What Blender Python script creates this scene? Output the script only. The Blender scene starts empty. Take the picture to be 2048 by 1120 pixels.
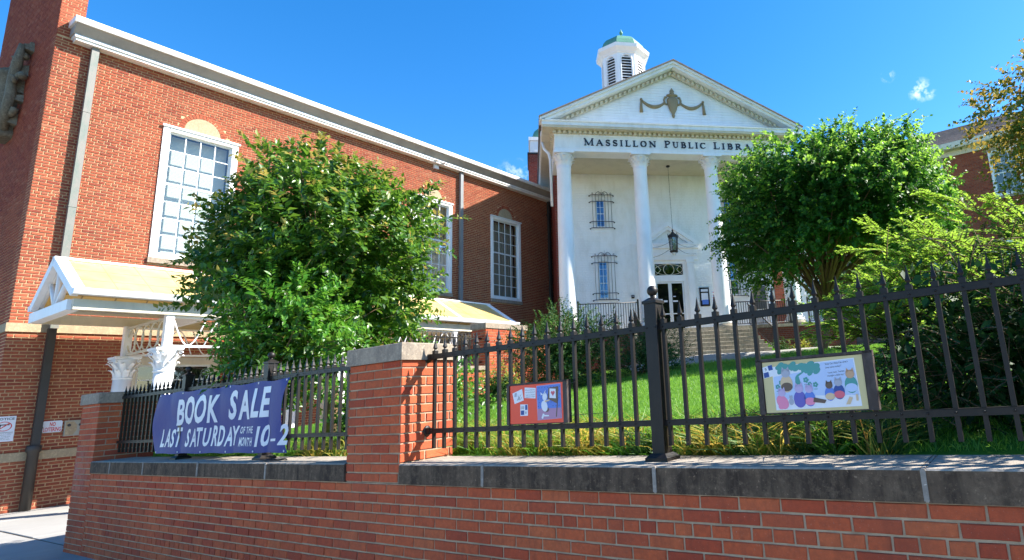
import bpy, math, random
import numpy as np
from mathutils import Vector, Matrix
R_=math.radians; PI=math.pi
rng=random.Random(7); nrg=np.random.default_rng(7)
sc=bpy.context.scene
ZO=1.47                                   # street pavement is z=0, the eye is 1.47 m above it
# ---------------------------------------------------------------- camera
cam_d=bpy.data.cameras.new('camera'); cam=bpy.data.objects.new('camera',cam_d); sc.collection.objects.link(cam)
cam_d.sensor_width=36; cam_d.sensor_fit='HORIZONTAL'; cam_d.lens=1162.28/2048*36
cam_d.shift_x=-(1337.39-1024)/2048; cam_d.shift_y=-(560-529.75)/2048
cam_d.clip_start=.05; cam_d.clip_end=3000
pitch,roll=R_(11.892),R_(-4.020)
fw=Vector((0,math.cos(pitch),math.sin(pitch))); up0=Vector((0,-math.sin(pitch),math.cos(pitch))); rt0=Vector((1,0,0))
rt=math.cos(roll)*rt0+math.sin(roll)*up0; up=-math.sin(roll)*rt0+math.cos(roll)*up0
m=Matrix((rt,up,-fw)).transposed().to_4x4(); m.translation=Vector((0,0,ZO)); cam.matrix_world=m
sc.camera=cam
# ---------------------------------------------------------------- light
SUN_AZ,SUN_EL=R_(80.6),R_(42.0)
w=bpy.data.worlds.new('World'); sc.world=w; w.use_nodes=True
nt=w.node_tree; nt.nodes.clear()
out=nt.nodes.new('ShaderNodeOutputWorld'); bg=nt.nodes.new('ShaderNodeBackground'); sky=nt.nodes.new('ShaderNodeTexSky')
sky.sky_type='NISHITA'; sky.sun_disc=False; sky.sun_elevation=SUN_EL; sky.sun_rotation=SUN_AZ
sky.air_density=1.0; sky.dust_density=0.3; sky.ozone_density=3.0; sky.altitude=300
bg.inputs['Strength'].default_value=.112
hs=nt.nodes.new('ShaderNodeHueSaturation'); hs.inputs['Saturation'].default_value=1.36; hs.inputs['Hue'].default_value=.502; hs.inputs['Value'].default_value=1.0
# a few small fair-weather clouds, as directions in the sky
tc=nt.nodes.new('ShaderNodeTexCoord')
def cloudmask(d,rad,amt):
    vm=nt.nodes.new('ShaderNodeVectorMath'); vm.operation='DISTANCE'; nt.links.new(tc.outputs['Generated'],vm.inputs[0]); vm.inputs[1].default_value=d
    mr=nt.nodes.new('ShaderNodeMapRange'); mr.inputs[1].default_value=rad; mr.inputs[2].default_value=rad*.15; mr.inputs[3].default_value=0; mr.inputs[4].default_value=amt
    nt.links.new(vm.outputs['Value'],mr.inputs[0]); return mr.outputs[0]
def pxdir(x,y):
    v=rt*((x-1337.39)/1162.28)-up*((y-529.75)/1162.28)+fw; return tuple(v.normalized())
ms=[cloudmask(pxdir(1840,180),.020,1.1),cloudmask(pxdir(1858,186),.012,.8),cloudmask(pxdir(1776,152),.012,.8),cloudmask(pxdir(1032,362),.04,.8),cloudmask(pxdir(1075,365),.03,.8)]
acc=ms[0]
for q in ms[1:]:
    mx=nt.nodes.new('ShaderNodeMath'); mx.operation='MAXIMUM'; nt.links.new(acc,mx.inputs[0]); nt.links.new(q,mx.inputs[1]); acc=mx.outputs[0]
nz=nt.nodes.new('ShaderNodeTexNoise'); nz.inputs['Scale'].default_value=38; nz.inputs['Detail'].default_value=6; nz.inputs['Roughness'].default_value=.62
nt.links.new(tc.outputs['Generated'],nz.inputs['Vector'])
mr=nt.nodes.new('ShaderNodeMapRange'); mr.inputs[1].default_value=.47; mr.inputs[2].default_value=.72; nt.links.new(nz.outputs['Fac'],mr.inputs[0])
mm=nt.nodes.new('ShaderNodeMath'); mm.operation='MULTIPLY'; mm.use_clamp=True; nt.links.new(mr.outputs[0],mm.inputs[0]); nt.links.new(acc,mm.inputs[1])
mix=nt.nodes.new('ShaderNodeMix'); mix.data_type='RGBA'; nt.links.new(mm.outputs[0],mix.inputs[0])
nt.links.new(sky.outputs[0],hs.inputs['Color']); nt.links.new(hs.outputs[0],mix.inputs[6]); mix.inputs[7].default_value=(7.5,7.6,7.8,1)
nt.links.new(mix.outputs[2],bg.inputs['Color']); nt.links.new(bg.outputs[0],out.inputs[0])
sd=bpy.data.lights.new('sun','SUN'); sd.energy=5.0; sd.angle=R_(.55); sd.color=(1,.945,.86)
so=bpy.data.objects.new('sun',sd); sc.collection.objects.link(so)
sdir=Vector((math.sin(SUN_AZ)*math.cos(SUN_EL),math.cos(SUN_AZ)*math.cos(SUN_EL),math.sin(SUN_EL)))
so.rotation_euler=sdir.to_track_quat('Z','Y').to_euler(); so.location=(30,10,40)
sc.view_settings.view_transform='Standard'; sc.view_settings.look='None'; sc.view_settings.gamma=1; sc.view_settings.exposure=1.50
try: sc.view_settings.use_curve_mapping=False
except: pass
# ---------------------------------------------------------------- frames
FR=(Vector((0,0,ZO)),R_(-30.3))                      # X along the street wall (to the right), Y away from the street
KP=.71                                                # the portico is drawn in its own unit of 0.71 m
FP=(Vector((-4.92984*KP,27.5626*KP,ZO)),R_(13.8))    # X along the portico front, Y into the house
COL=sc.collection
# ---------------------------------------------------------------- mesh builder
class MB:
    def __init__(s,tf=None): s.v=[]; s.f=[]; s.m=[]; s.sm=[]; s.tf=tf; s.mi=0
    def add(s,vs,fs,smooth=False):
        b=len(s.v)
        s.v+= [s.tf(*p) for p in vs] if s.tf else [tuple(p) for p in vs]
        for f in fs: s.f.append(tuple(i+b for i in f)); s.m.append(s.mi); s.sm.append(smooth)
        return s
    def box(s,x0,x1,y0,y1,z0,z1):
        vs=[(x,y,z) for z in (z0,z1) for x,y in ((x0,y0),(x1,y0),(x1,y1),(x0,y1))]
        return s.add(vs,[(0,3,2,1),(4,5,6,7),(0,1,5,4),(1,2,6,5),(2,3,7,6),(3,0,4,7)])
    def hexa(s,v8):
        return s.add(v8,[(0,3,2,1),(4,5,6,7),(0,1,5,4),(1,2,6,5),(2,3,7,6),(3,0,4,7)])
    def prism(s,poly,axis,a,b,smooth=False):
        # poly: 2D points in the other two axes (order x,y,z without axis)
        def P(p,t):
            return (t,p[0],p[1]) if axis==0 else (p[0],t,p[1]) if axis==1 else (p[0],p[1],t)
        n=len(poly); vs=[P(p,a) for p in poly]+[P(p,b) for p in poly]
        fs=[tuple(range(n))[::-1],tuple(range(n,2*n))]
        s.add(vs,fs); bs=len(s.v)-2*n
        for i in range(n):
            j=(i+1)%n; s.f.append((bs+i,bs+j,bs+n+j,bs+n+i)); s.m.append(s.mi); s.sm.append(smooth)
        return s
    def lathe(s,prof,c=(0,0,0),n=16,smooth=True,phase=0,sx=1,sy=1):
        vs=[];fs=[]
        for r,z in prof:
            for k in range(n):
                a=phase+2*PI*k/n; vs.append((c[0]+r*sx*math.cos(a),c[1]+r*sy*math.sin(a),c[2]+z))
        for i in range(len(prof)-1):
            for k in range(n):
                l=(k+1)%n; fs.append((i*n+k,i*n+l,(i+1)*n+l,(i+1)*n+k))
        s.add(vs,fs,smooth)
        e=len(prof)-1
        b=len(s.v)-len(vs)
        if prof[0][0]>1e-4: s.f.append(tuple(b+k for k in range(n))[::-1]); s.m.append(s.mi); s.sm.append(False)
        if prof[e][0]>1e-4: s.f.append(tuple(b+e*n+k for k in range(n))); s.m.append(s.mi); s.sm.append(False)
        return s
    def tube(s,pts,r,n=6,smooth=True,flat=1.0):
        pts=[Vector(p) for p in pts]; rad=r if isinstance(r,(list,tuple)) else [r]*len(pts)
        vs=[];fs=[];pu=None
        for i,p in enumerate(pts):
            t=(pts[min(i+1,len(pts)-1)]-pts[max(i-1,0)])
            if t.length<1e-9: t=Vector((0,0,1))
            t.normalize()
            if pu is None:
                a=Vector((0,0,1)) if abs(t.z)<.9 else Vector((1,0,0)); u=t.cross(a).normalized()
            else:
                u=(pu-t*pu.dot(t)); u=u.normalized() if u.length>1e-6 else t.orthogonal().normalized()
            pu=u; v=t.cross(u)
            for k in range(n):
                a=2*PI*(k+.5)/n; vs.append(tuple(p+(u*math.cos(a)+v*math.sin(a)*flat)*rad[i]))
        for i in range(len(pts)-1):
            for k in range(n):
                l=(k+1)%n; fs.append((i*n+k,i*n+l,(i+1)*n+l,(i+1)*n+k))
        fs.append(tuple(range(n))[::-1]); fs.append(tuple(range((len(pts)-1)*n,len(pts)*n)))
        return s.add(vs,fs,smooth)
    def ball(s,c,r,n=10,m=6,sx=1,sy=1,sz=1):
        prof=[(max(r*math.sin(PI*i/m),1e-5),-r*sz*math.cos(PI*i/m)) for i in range(m+1)]
        return s.lathe(prof,c,n,True,0,sx,sy)
    def mesh(s,name,mats,off=(0,0,0),K=1):
        me=bpy.data.meshes.new(name)
        v=(np.array(s.v,float).reshape(-1,3)-np.array(off))*K
        me.from_pydata(v.tolist(),[],s.f)
        for mt in (mats if isinstance(mats,(list,tuple)) else [mats]): me.materials.append(mt)
        me.polygons.foreach_set('material_index',s.m); me.polygons.foreach_set('use_smooth',s.sm)
        me.update(); return me
def setp(o,**k):
    for a,b in k.items():
        if b is not None: o[a]=b
def obj(name,data,parent=None,loc=(0,0,0),**k):
    o=bpy.data.objects.new(name,data); COL.objects.link(o); o.location=loc
    if parent is not None: o.parent=parent
    setp(o,**k); return o
class Thing:
    """an Empty at the thing's base; parts are built in the coordinates of its frame"""
    def __init__(s,name,label,cat,base,frame=FR,group=None,kind=None,K=None):
        s.base=Vector(base); s.frame=frame; s.K=K or (KP if frame is FP else 1)
        o=bpy.data.objects.new(name,None); COL.objects.link(o); o.empty_display_size=.2
        rot=Matrix.Rotation(frame[1],3,'Z'); o.location=frame[0]+rot@(s.base*s.K); o.rotation_euler=(0,0,frame[1])
        setp(o,label=label,category=cat,group=group,kind=kind); s.o=o
    def part(s,name,mb,mats,parent=None,**k):
        return obj(name,mb.mesh(name,mats,s.base,s.K),parent or s.o,**k)
    def inst(s,name,me,loc,parent=None,rot=None,scale=None,**k):
        o=obj(name,me,parent or s.o,(Vector(loc)-s.base)*s.K,**k)
        if rot: o.rotation_euler=rot
        if scale: o.scale=scale
        return o
def single(name,mb,mats,label,cat,base,frame=FR,group=None,kind=None):
    K=KP if frame is FP else 1; me=mb.mesh(name,mats,base,K); o=obj(name,me); rot=Matrix.Rotation(frame[1],3,'Z')
    o.location=frame[0]+rot@(Vector(base)*K); o.rotation_euler=(0,0,frame[1]); setp(o,label=label,category=cat,group=group,kind=kind); return o
# ---------------------------------------------------------------- materials
class NG:
    def __init__(s,name):
        s.mat=bpy.data.materials.new(name); s.mat.use_nodes=True; s.t=s.mat.node_tree; s.t.nodes.clear()
        s.out=s.t.nodes.new('ShaderNodeOutputMaterial')
    def n(s,typ,ins=None,**k):
        nd=s.t.nodes.new(typ)
        for a,b in k.items(): setattr(nd,a,b)
        for a,b in (ins or {}).items():
            if isinstance(b,bpy.types.NodeSocket): s.t.links.new(b,nd.inputs[a])
            else: nd.inputs[a].default_value=b
        return nd
    def mix(s,f,a,b,mode='MIX'):
        nd=s.n('ShaderNodeMix',data_type='RGBA',blend_type=mode)
        for i,v in ((0,f),(6,a),(7,b)):
            if isinstance(v,bpy.types.NodeSocket): s.t.links.new(v,nd.inputs[i])
            else: nd.inputs[i].default_value=v if i==0 else (*v,1) if len(v)==3 else v
        return nd.outputs[2]
    def ramp(s,f,stops):
        nd=s.n('ShaderNodeValToRGB',{0:f}); cr=nd.color_ramp
        while len(cr.elements)<len(stops): cr.elements.new(.5)
        for e,(p,c) in zip(cr.elements,stops): e.position=p; e.color=(*c,1) if len(c)==3 else c
        return nd.outputs[0]
    def mr(s,v,a,b,c=0,d=1): return s.n('ShaderNodeMapRange',{0:v,1:a,2:b,3:c,4:d}).outputs[0]
    def noise(s,scale,detail=4,rough=.55,vec=None,dist=0):
        i={'Scale':scale,'Detail':detail,'Roughness':rough,'Distortion':dist}
        if vec is not None: i['Vector']=vec
        return s.n('ShaderNodeTexNoise',i).outputs['Fac']
    def obj(s): return s.n('ShaderNodeTexCoord').outputs['Object']
    def pos(s): return s.n('ShaderNodeNewGeometry').outputs['Position']
    def scale(s,vec,sc_): return s.n('ShaderNodeMapping',{'Vector':vec,'Scale':sc_}).outputs[0]
    def done(s,color,rough=.7,bump=None,bd=.01,bs=.5,metal=0,spec=.5,extra=None):
        p=s.n('ShaderNodeBsdfPrincipled',{'Roughness':rough,'Metallic':metal,'Specular IOR Level':spec})
        if isinstance(color,bpy.types.NodeSocket): s.t.links.new(color,p.inputs['Base Color'])
        else: p.inputs['Base Color'].default_value=(*color,1)
        for a,b in (extra or {}).items(): p.inputs[a].default_value=b
        if bump is not None:
            b=s.n('ShaderNodeBump',{'Height':bump,'Distance':bd,'Strength':bs}); s.t.links.new(b.outputs[0],p.inputs['Normal'])
        s.t.links.new(p.outputs[0],s.out.inputs[0]); return s.mat
def rnd(g):
    a=g.n('ShaderNodeObjectInfo').outputs['Random']; b=g.n('ShaderNodeNewGeometry').outputs['Random Per Island']
    s_=g.n('ShaderNodeMath',{0:a,1:b},operation='ADD').outputs[0]
    return g.n('ShaderNodeMath',{0:s_},operation='FRACT').outputs[0]
def brick_mat(name,stops,stain=.5,efflo=None):
    g=NG(name); c=g.ramp(rnd(g),stops); p=g.pos()
    n1=g.noise(38,5,.6,p); c=g.mix(g.mr(n1,.35,.75,0,.45),c,(.16,.045,.03))
    n2=g.noise(1.3,4,.6,p); c=g.mix(g.mr(n2,.45,.75,0,stain),c,(.11,.045,.035))
    n4=g.noise(160,2,.5,p); c=g.mix(g.mr(n4,.66,.75,0,.5),c,(.45,.30,.24))
    st=g.noise(1.0,6,.7,g.scale(p,(9,9,1.1))); c=g.mix(g.mr(st,.50,.72,0,stain*.9),c,(.10,.035,.028))
    n5=g.noise(.55,3,.6,p); c=g.mix(g.mr(n5,.50,.70,0,.22),c,(.46,.14,.07))
    if efflo:
        d=g.n('ShaderNodeVectorMath',{0:g.n('ShaderNodeVectorMath',{0:p,1:efflo[0]},operation='SUBTRACT').outputs[0],1:(1,1,1.4)},operation='MULTIPLY').outputs[0]
        l=g.n('ShaderNodeVectorMath',{0:d},operation='LENGTH').outputs['Value']
        f=g.n('ShaderNodeMath',{0:g.mr(l,efflo[1],.05,0,1),1:g.mr(g.noise(9,5,.7,p),.4,.62)},operation='MULTIPLY').outputs[0]
        c=g.mix(g.n('ShaderNodeMath',{0:f,1:.7},operation='MULTIPLY').outputs[0],c,(.55,.5,.48))
    return g.done(c,.85,g.noise(150,4,.7,p),.004,.7,spec=.12)
M={}
M['brick_wall']=brick_mat('red_brick_low_wall',[(0,(.54,.108,.044)),(.3,(.58,.124,.048)),(.5,(.48,.086,.038)),(.62,(.40,.068,.034)),(.8,(.60,.150,.058)),(1,(.45,.082,.040))],.35,((-7.95,7.15,.95),.75))
M['brick_wing']=brick_mat('orange_red_wing_brick',[(0,(.38,.100,.050)),(.3,(.32,.076,.040)),(.6,(.42,.120,.060)),(.85,(.25,.052,.032)),(1,(.42,.155,.085))],.32)
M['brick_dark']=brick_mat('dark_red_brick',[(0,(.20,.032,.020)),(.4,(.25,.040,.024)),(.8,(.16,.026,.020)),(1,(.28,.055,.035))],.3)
def mortar(name,c1,c2):
    g=NG(name); p=g.pos(); c=g.mix(g.mr(g.noise(9,5,.65,p),.35,.7),c1,c2)
    return g.done(c,.95,g.noise(220,3,.7,p),.004,.8,spec=.1)
M['mortar']=mortar('grey_tan_mortar',(.50,.38,.26),(.31,.225,.15))
M['mortar_wing']=mortar('cream_mortar',(.62,.42,.235),(.50,.33,.18))
M['mortar_dark']=mortar('grey_mortar',(.25,.2,.17),(.16,.13,.11))
def stone(name,c1,c2,c3,scale=3,streak=True,st=.8,bd=.006):
    g=NG(name); p=g.pos(); c=g.mix(g.mr(g.noise(scale,6,.65,p),.3,.7),c1,c2)
    if streak:
        c=g.mix(g.mr(g.noise(1.0,6,.7,g.scale(p,(14,14,2.5))),.42,.66,0,st),c,c3)
    c=g.mix(g.mr(g.noise(22,6,.75,p),.50,.68,0,.55),c,tuple(min(1,x*1.5) for x in c1)); c=g.mix(g.mr(g.noise(45,5,.75,p),.54,.70,0,.5),c,c3)
    c=g.mix(g.mr(g.noise(70,3,.6,p),.64,.74,0,.75),c,tuple(min(1,x*2.2) for x in c1))
    return g.done(c,.9,g.noise(90,5,.7,p),bd,.6,spec=.2)
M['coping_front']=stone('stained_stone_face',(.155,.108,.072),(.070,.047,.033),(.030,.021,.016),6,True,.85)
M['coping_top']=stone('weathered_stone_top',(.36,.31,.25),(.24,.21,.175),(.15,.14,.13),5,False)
M['coping_cap']=stone('grey_cap_stone',(.38,.31,.23),(.29,.235,.18),(.13,.11,.095),5,True,.55)
M['belt']=stone('cream_sandstone',(.44,.34,.21),(.35,.27,.17),(.25,.19,.13),4,True,.3)
M['carved']=stone('carved_grey_stone',(.25,.22,.15),(.15,.13,.09),(.07,.06,.045),5,True,.6)
M['step']=stone('worn_step_stone',(.40,.34,.25),(.27,.24,.19),(.12,.11,.09),3,True,.6)
M['caulk']=stone('pale_joint_caulk',(.33,.29,.25),(.24,.21,.18),(.15,.14,.13),20,False)
def paint(name,c,rough=.45,dirt=(.5,.47,.42),amt=.25,bs=.25,scale=2.5,spec=.5,metal=0):
    g=NG(name); p=g.pos()
    col=g.mix(g.mr(g.noise(scale,6,.65,g.scale(p,(1,1,.45))),.45,.75,0,amt),c,dirt)
    col=g.mix(g.mr(g.noise(35,4,.7,p),.68,.76,0,amt),col,dirt)
    col=g.mix(g.mr(g.noise(1.0,5,.7,g.scale(p,(7,7,.7))),.56,.74,0,amt*.7),col,dirt)
    return g.done(col,rough,g.noise(60,4,.6,p),.003,bs,spec=spec,metal=metal)
M['white']=paint('white_paint',(.88,.875,.86))
M['white_brick']=paint('white_painted_brick',(.88,.875,.85),.6,(.56,.52,.43),.35,.8)
M['seam']=paint('tan_seam',(.45,.33,.15),.6,(.25,.18,.09),.5)
M['cream']=paint('cream_paint',(.66,.60,.46),.5,(.4,.36,.27),.4)
M['trim_grey']=paint('grey_weathered_board',(.36,.33,.29),.7,(.22,.20,.18),.6,.8)
M['trim_white']=paint('white_cornice_paint',(.85,.84,.80),.5,(.45,.42,.36),.35)
M['sash']=paint('pale_sash_paint',(.74,.76,.76),.4)
M['iron']=paint('black_fence_paint',(.0125,.0098,.0085),.45,(.035,.026,.020),.5,.25,14,spec=.32)
M['iron_old']=paint('wrought_iron',(.012,.012,.014),.5,(.03,.03,.03),.4)
M['copper']=paint('verdigris_copper',(.10,.27,.19),.6,(.07,.16,.12),.5)
M['downspout']=paint('patinated_downspout',(.20,.19,.165),.55,(.09,.155,.125),.85,.4,7)
M['downspout_dark']=paint('dark_downspout',(.035,.03,.026),.5,(.07,.06,.05),.6)
M['pipe_grey']=paint('grey_downspout',(.20,.22,.23),.45,(.12,.12,.12),.4)
M['bronze']=paint('tarnished_bronze_ornament',(.30,.225,.115),.55,(.15,.11,.06),.6,.5,8)
M['plaque']=paint('dark_bronze_plaque',(.045,.038,.032),.35,(.09,.07,.05),.4)
M['roofing']=paint('grey_brown_shingle',(.34,.25,.20),.85,(.11,.085,.075),.6,.6,9)
M['dark']=paint('dark_interior',(.018,.018,.02),.7)
M['gutter']=paint('white_gutter_metal',(.74,.75,.76),.35)
M['steel']=paint('galvanised_box',(.34,.33,.27),.5,(.24,.23,.19),.5)
M['red_print']=paint('red_print',(.62,.03,.03),.4,(.5,.03,.03),.1)
M['wood_frame']=paint('weathered_brown_board',(.035,.022,.018),.6,(.16,.13,.12),.45,.7,24)
def flat(name,c,rough=.35,spec=.5):
    g=NG(name); return g.done(c,rough,spec=spec)
M['ink']=flat('black_ink',(.02,.02,.03)); M['paper']=flat('white_paper',(.74,.76,.82),.3)
M['letter_black']=flat('black_sign_letters',(.012,.014,.022),.3)
g=NG('navy_banner_vinyl'); p=g.pos(); c=g.mix(g.mr(g.noise(1.6,3,.5,p),.3,.7),(.024,.036,.21),(.038,.046,.215)); M['banner']=g.done(c,.5,g.noise(7,3,.5,p),.012,.4,spec=.22)
M['banner_letter']=flat('pale_banner_lettering',(.60,.66,.76),.35)
g=NG('tan_canopy_panel')
p=g.pos(); c=g.mix(g.mr(g.noise(3,4,.6,p),.3,.7),(.74,.56,.20),(.80,.64,.30))
pr=g.n('ShaderNodeBsdfPrincipled',{'Base Color':c,'Roughness':.35}); tr=g.n('ShaderNodeBsdfTranslucent',{'Color':c}); ad=g.n('ShaderNodeMixShader',{0:.35,1:pr.outputs[0],2:tr.outputs[0]}); g.t.links.new(ad.outputs[0],g.out.inputs[0]); M['panel']=g.mat
def glass(name,tint,refl=.5,trans=(.8,.85,.85)):
    g=NG(name); p=g.pos()
    b=g.n('ShaderNodeBump',{'Height':g.noise(1.7,2,.5,p),'Distance':.02,'Strength':.25}).outputs[0]
    gl=g.n('ShaderNodeBsdfGlossy',{'Color':tint,'Roughness':.015,'Normal':b}); tr=g.n('ShaderNodeBsdfTransparent',{'Color':(*trans,1)})
    lw=g.n('ShaderNodeLayerWeight',{'Blend':.5}).outputs['Facing']; pw=g.n('ShaderNodeMath',{0:lw,1:3.2},operation='POWER').outputs[0]; f=g.mr(pw,0,1,refl*.2,.95)
    mx=g.n('ShaderNodeMixShader',{0:f,1:tr.outputs[0],2:gl.outputs[0]}); g.t.links.new(mx.outputs[0],g.out.inputs[0]); return g.mat
M['glass']=glass('window_glass',(1,1,1,1),.5); M['glass_dark']=glass('door_glass',(1,1,1,1),.35,(.25,.28,.28))
M['glass_sky']=glass('sky_reflecting_glass',(1,1,1,1),2.2)
M['glass_blue']=glass('blue_lead_window_glass',(.5,.75,1,1),1.3,(.10,.22,.5))
def weave(name,c1,c2,sc_):
    g=NG(name); p=g.pos(); wv=g.n('ShaderNodeTexWave',{'Scale':sc_,'Distortion':.4,'Vector':p},bands_direction='Z').outputs['Fac']
    return g.done(g.mix(wv,c1,c2),.8,wv,.01,.3)
M['blind']=weave('pale_window_blind',(.62,.62,.52),(.52,.53,.46),9)
g=NG('grey_brown_curtain'); p=g.pos(); M['curtain']=g.done(g.mix(g.noise(14,3,.5,g.scale(p,(1,1,.08))),(.30,.26,.20),(.50,.45,.36)),.9)
g=NG('concrete_pavement'); p=g.pos(); c=g.mix(g.mr(g.noise(.9,6,.65,p),.35,.7),(.36,.345,.315),(.27,.26,.24)); c=g.mix(g.mr(g.n('ShaderNodeObjectInfo').outputs['Random'],0,1,0,.4),c,(.25,.24,.225)); c=g.mix(g.mr(g.noise(70,3,.7,p),.6,.75,0,.5),c,(.18,.17,.16)); M['concrete']=g.done(c,.9,g.noise(120,5,.7,p),.004,.5,spec=.2)
g=NG('asphalt'); p=g.pos(); M['asphalt']=g.done(g.mix(g.noise(50,4,.7,p),(.06,.058,.056),(.09,.086,.082)),.9,g.noise(160,3,.7,p),.006,.6)
g=NG('lawn_soil'); p=g.pos(); M['lawn']=g.done(g.mix(g.mr(g.noise(2.5,5,.65,p),.35,.65),(.06,.16,.015),(.10,.22,.022)),.95,g.noise(60,4,.7,p),.02,.8,spec=.1)
g=NG('mulch'); p=g.pos(); M['mulch']=g.done(g.mix(g.noise(25,4,.7,p),(.05,.035,.02),(.12,.085,.05)),.95,g.noise(60,4,.7,p),.03,.9,spec=.1)
def leaf(name,stops,tr=.35,rough=.42,spec=.5):
    g=NG(name); c=g.ramp(g.n('ShaderNodeNewGeometry').outputs['Random Per Island'],stops); p=g.pos()
    c=g.mix(g.mr(g.noise(1.2,3,.6,p),.35,.7,0,.35),c,tuple(x*.6 for x in stops[0][1]))
    pr=g.n('ShaderNodeBsdfPrincipled',{'Base Color':c,'Roughness':rough,'Specular IOR Level':spec})
    c2=g.mix(.5,c,tuple(min(1,x*2.0) for x in stops[-1][1])); tl=g.n('ShaderNodeBsdfTranslucent',{'Color':c2})
    mx=g.n('ShaderNodeMixShader',{0:tr,1:pr.outputs[0],2:tl.outputs[0]}); g.t.links.new(mx.outputs[0],g.out.inputs[0]); return g.mat
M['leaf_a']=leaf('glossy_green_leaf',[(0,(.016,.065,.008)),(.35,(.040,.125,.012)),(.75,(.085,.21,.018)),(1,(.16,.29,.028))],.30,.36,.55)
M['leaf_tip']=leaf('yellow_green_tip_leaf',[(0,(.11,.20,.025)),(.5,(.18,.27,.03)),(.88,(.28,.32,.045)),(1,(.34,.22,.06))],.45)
M['leaf_bright']=leaf('bright_green_shrub_leaf',[(0,(.035,.14,.010)),(.5,(.07,.23,.018)),(1,(.14,.32,.03))],.38,.4,.4)
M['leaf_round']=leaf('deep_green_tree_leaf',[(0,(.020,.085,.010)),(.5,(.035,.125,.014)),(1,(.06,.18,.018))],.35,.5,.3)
M['leaf_round_tip']=leaf('light_green_tree_leaf',[(0,(.09,.25,.02)),(.6,(.15,.33,.03)),(1,(.25,.40,.05))],.5,.5,.3)  # lighter green for the outer and upper leaves
M['leaf_autumn']=leaf('autumn_leaf',[(0,(.05,.17,.012)),(.65,(.13,.28,.018)),(.85,(.34,.42,.03)),(.95,(.55,.38,.03)),(.98,(.50,.18,.03)),(1,(.24,.09,.03))],.5)
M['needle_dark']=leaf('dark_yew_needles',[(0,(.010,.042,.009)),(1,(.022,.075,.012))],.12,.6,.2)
M['needle_tip']=leaf('fresh_and_lit_yew_shoots',[(0,(.09,.24,.018)),(.5,(.17,.36,.028)),(1,(.32,.46,.05))],.45,.6,.2)  # fresh growth, with sunlight on the yew top put into the green
M['leaf_rose']=leaf('dark_rose_leaf',[(0,(.020,.065,.012)),(.6,(.035,.095,.018)),(1,(.07,.15,.03))],.25,.5,.25)
M['leaf_yellow']=leaf('golden_shrub_leaf',[(0,(.16,.22,.02)),(.5,(.27,.30,.03)),(1,(.38,.36,.05))],.4)
M['blade']=leaf('lawn_grass_blade',[(0,(.065,.20,.015)),(.5,(.11,.29,.02)),(1,(.20,.36,.035))],.4,.5)
M['blade_gold']=leaf('golden_border_blade',[(0,(.10,.26,.02)),(.5,(.20,.36,.03)),(.75,(.42,.50,.08)),(.9,(.62,.50,.12)),(1,(.52,.26,.06))],.5,.5)
M['bark']=paint('brown_bark',(.20,.115,.06),.9,(.05,.035,.025),.6,1.0,12)
def pr_(name,c): M[name]=flat('print_'+name,c,.35)
for nme,c in dict(p_red=(.88,.070,.030),p_blue=(.09,.20,.62),p_dkblue=(.02,.04,.19),p_navy=(.012,.06,.28),p_lilac=(.50,.40,.62),p_mauve=(.42,.22,.36),p_teal=(.06,.30,.28),p_pink=(.78,.24,.40),p_purple=(.12,.11,.45),p_sky=(.46,.58,.82),p_brown=(.12,.075,.06),p_tan=(.66,.48,.30),p_cream=(.60,.50,.25),p_cat=(.55,.33,.20),p_grey=(.38,.40,.48),p_heart=(.70,.12,.18)).items(): pr_(nme,c)
# ---------------------------------------------------------------- brickwork
CZ=.0677; BL=.203; GAP=.0105; BH=.0565
def brick_rects(u0,u1,z0,z1,holes=(),hdr=7,phase=3,arches=(),BH=BH,GAP=GAP,BL=BL,CZ=CZ):
    out_=[]; k=0; z=z0
    while z<z1-.02:
        top=min(z+BH,z1)
        head=(hdr and (k+phase)%hdr==0); L=(BL-GAP)/2 if head else BL
        st=L+GAP; u=u0-((st*.5) if (k%2 and not head) else 0)-(0 if not head else st*.5)
        while u<u1-.004:
            a=max(u,u0); b=min(u+L,u1)
            segs=[(a,b)]
            for (h0,h1,y0,y1) in holes:
                if top>y0 and z<y1:
                    ns=[]
                    for (s,e) in segs:
                        if e<=h0 or s>=h1: ns.append((s,e)); continue
                        if s<h0: ns.append((s,h0))
                        if e>h1: ns.append((h1,e))
                    segs=ns
            for (cu,cz,ra) in arches:
                ns=[]
                for (s,e) in segs:
                    mu=(s+e)/2; mz=(z+top)/2
                    if mz>cz-.01 and math.hypot(mu-cu,mz-cz)<ra: continue
                    ns.append((s,e))
                segs=ns
            for (s,e) in segs:
                if e-s>.02: out_.append((s,e,z,top,head and e-s>L-.003 or (not head and e-s>L-.003)))
            u+=st
        z+=CZ; k+=1
    return out_
def brick_mb(tf,rects,d=.006,jit=.0015):
    mb=MB(tf)
    for (a,b,z,t,_) in rects:
        dd=d+rng.uniform(-jit,jit); s=.0015
        mb.add([(a,-.004,z),(b,-.004,z),(b,-.004,t),(a,-.004,t),(a+s,dd,z+s),(b-s,dd,z+s),(b-s,dd,t-s),(a+s,dd,t-s)],
               [(4,5,6,7),(0,1,5,4),(1,2,6,5),(2,3,7,6),(3,0,4,7)])
    return mb
_bm={}
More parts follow.
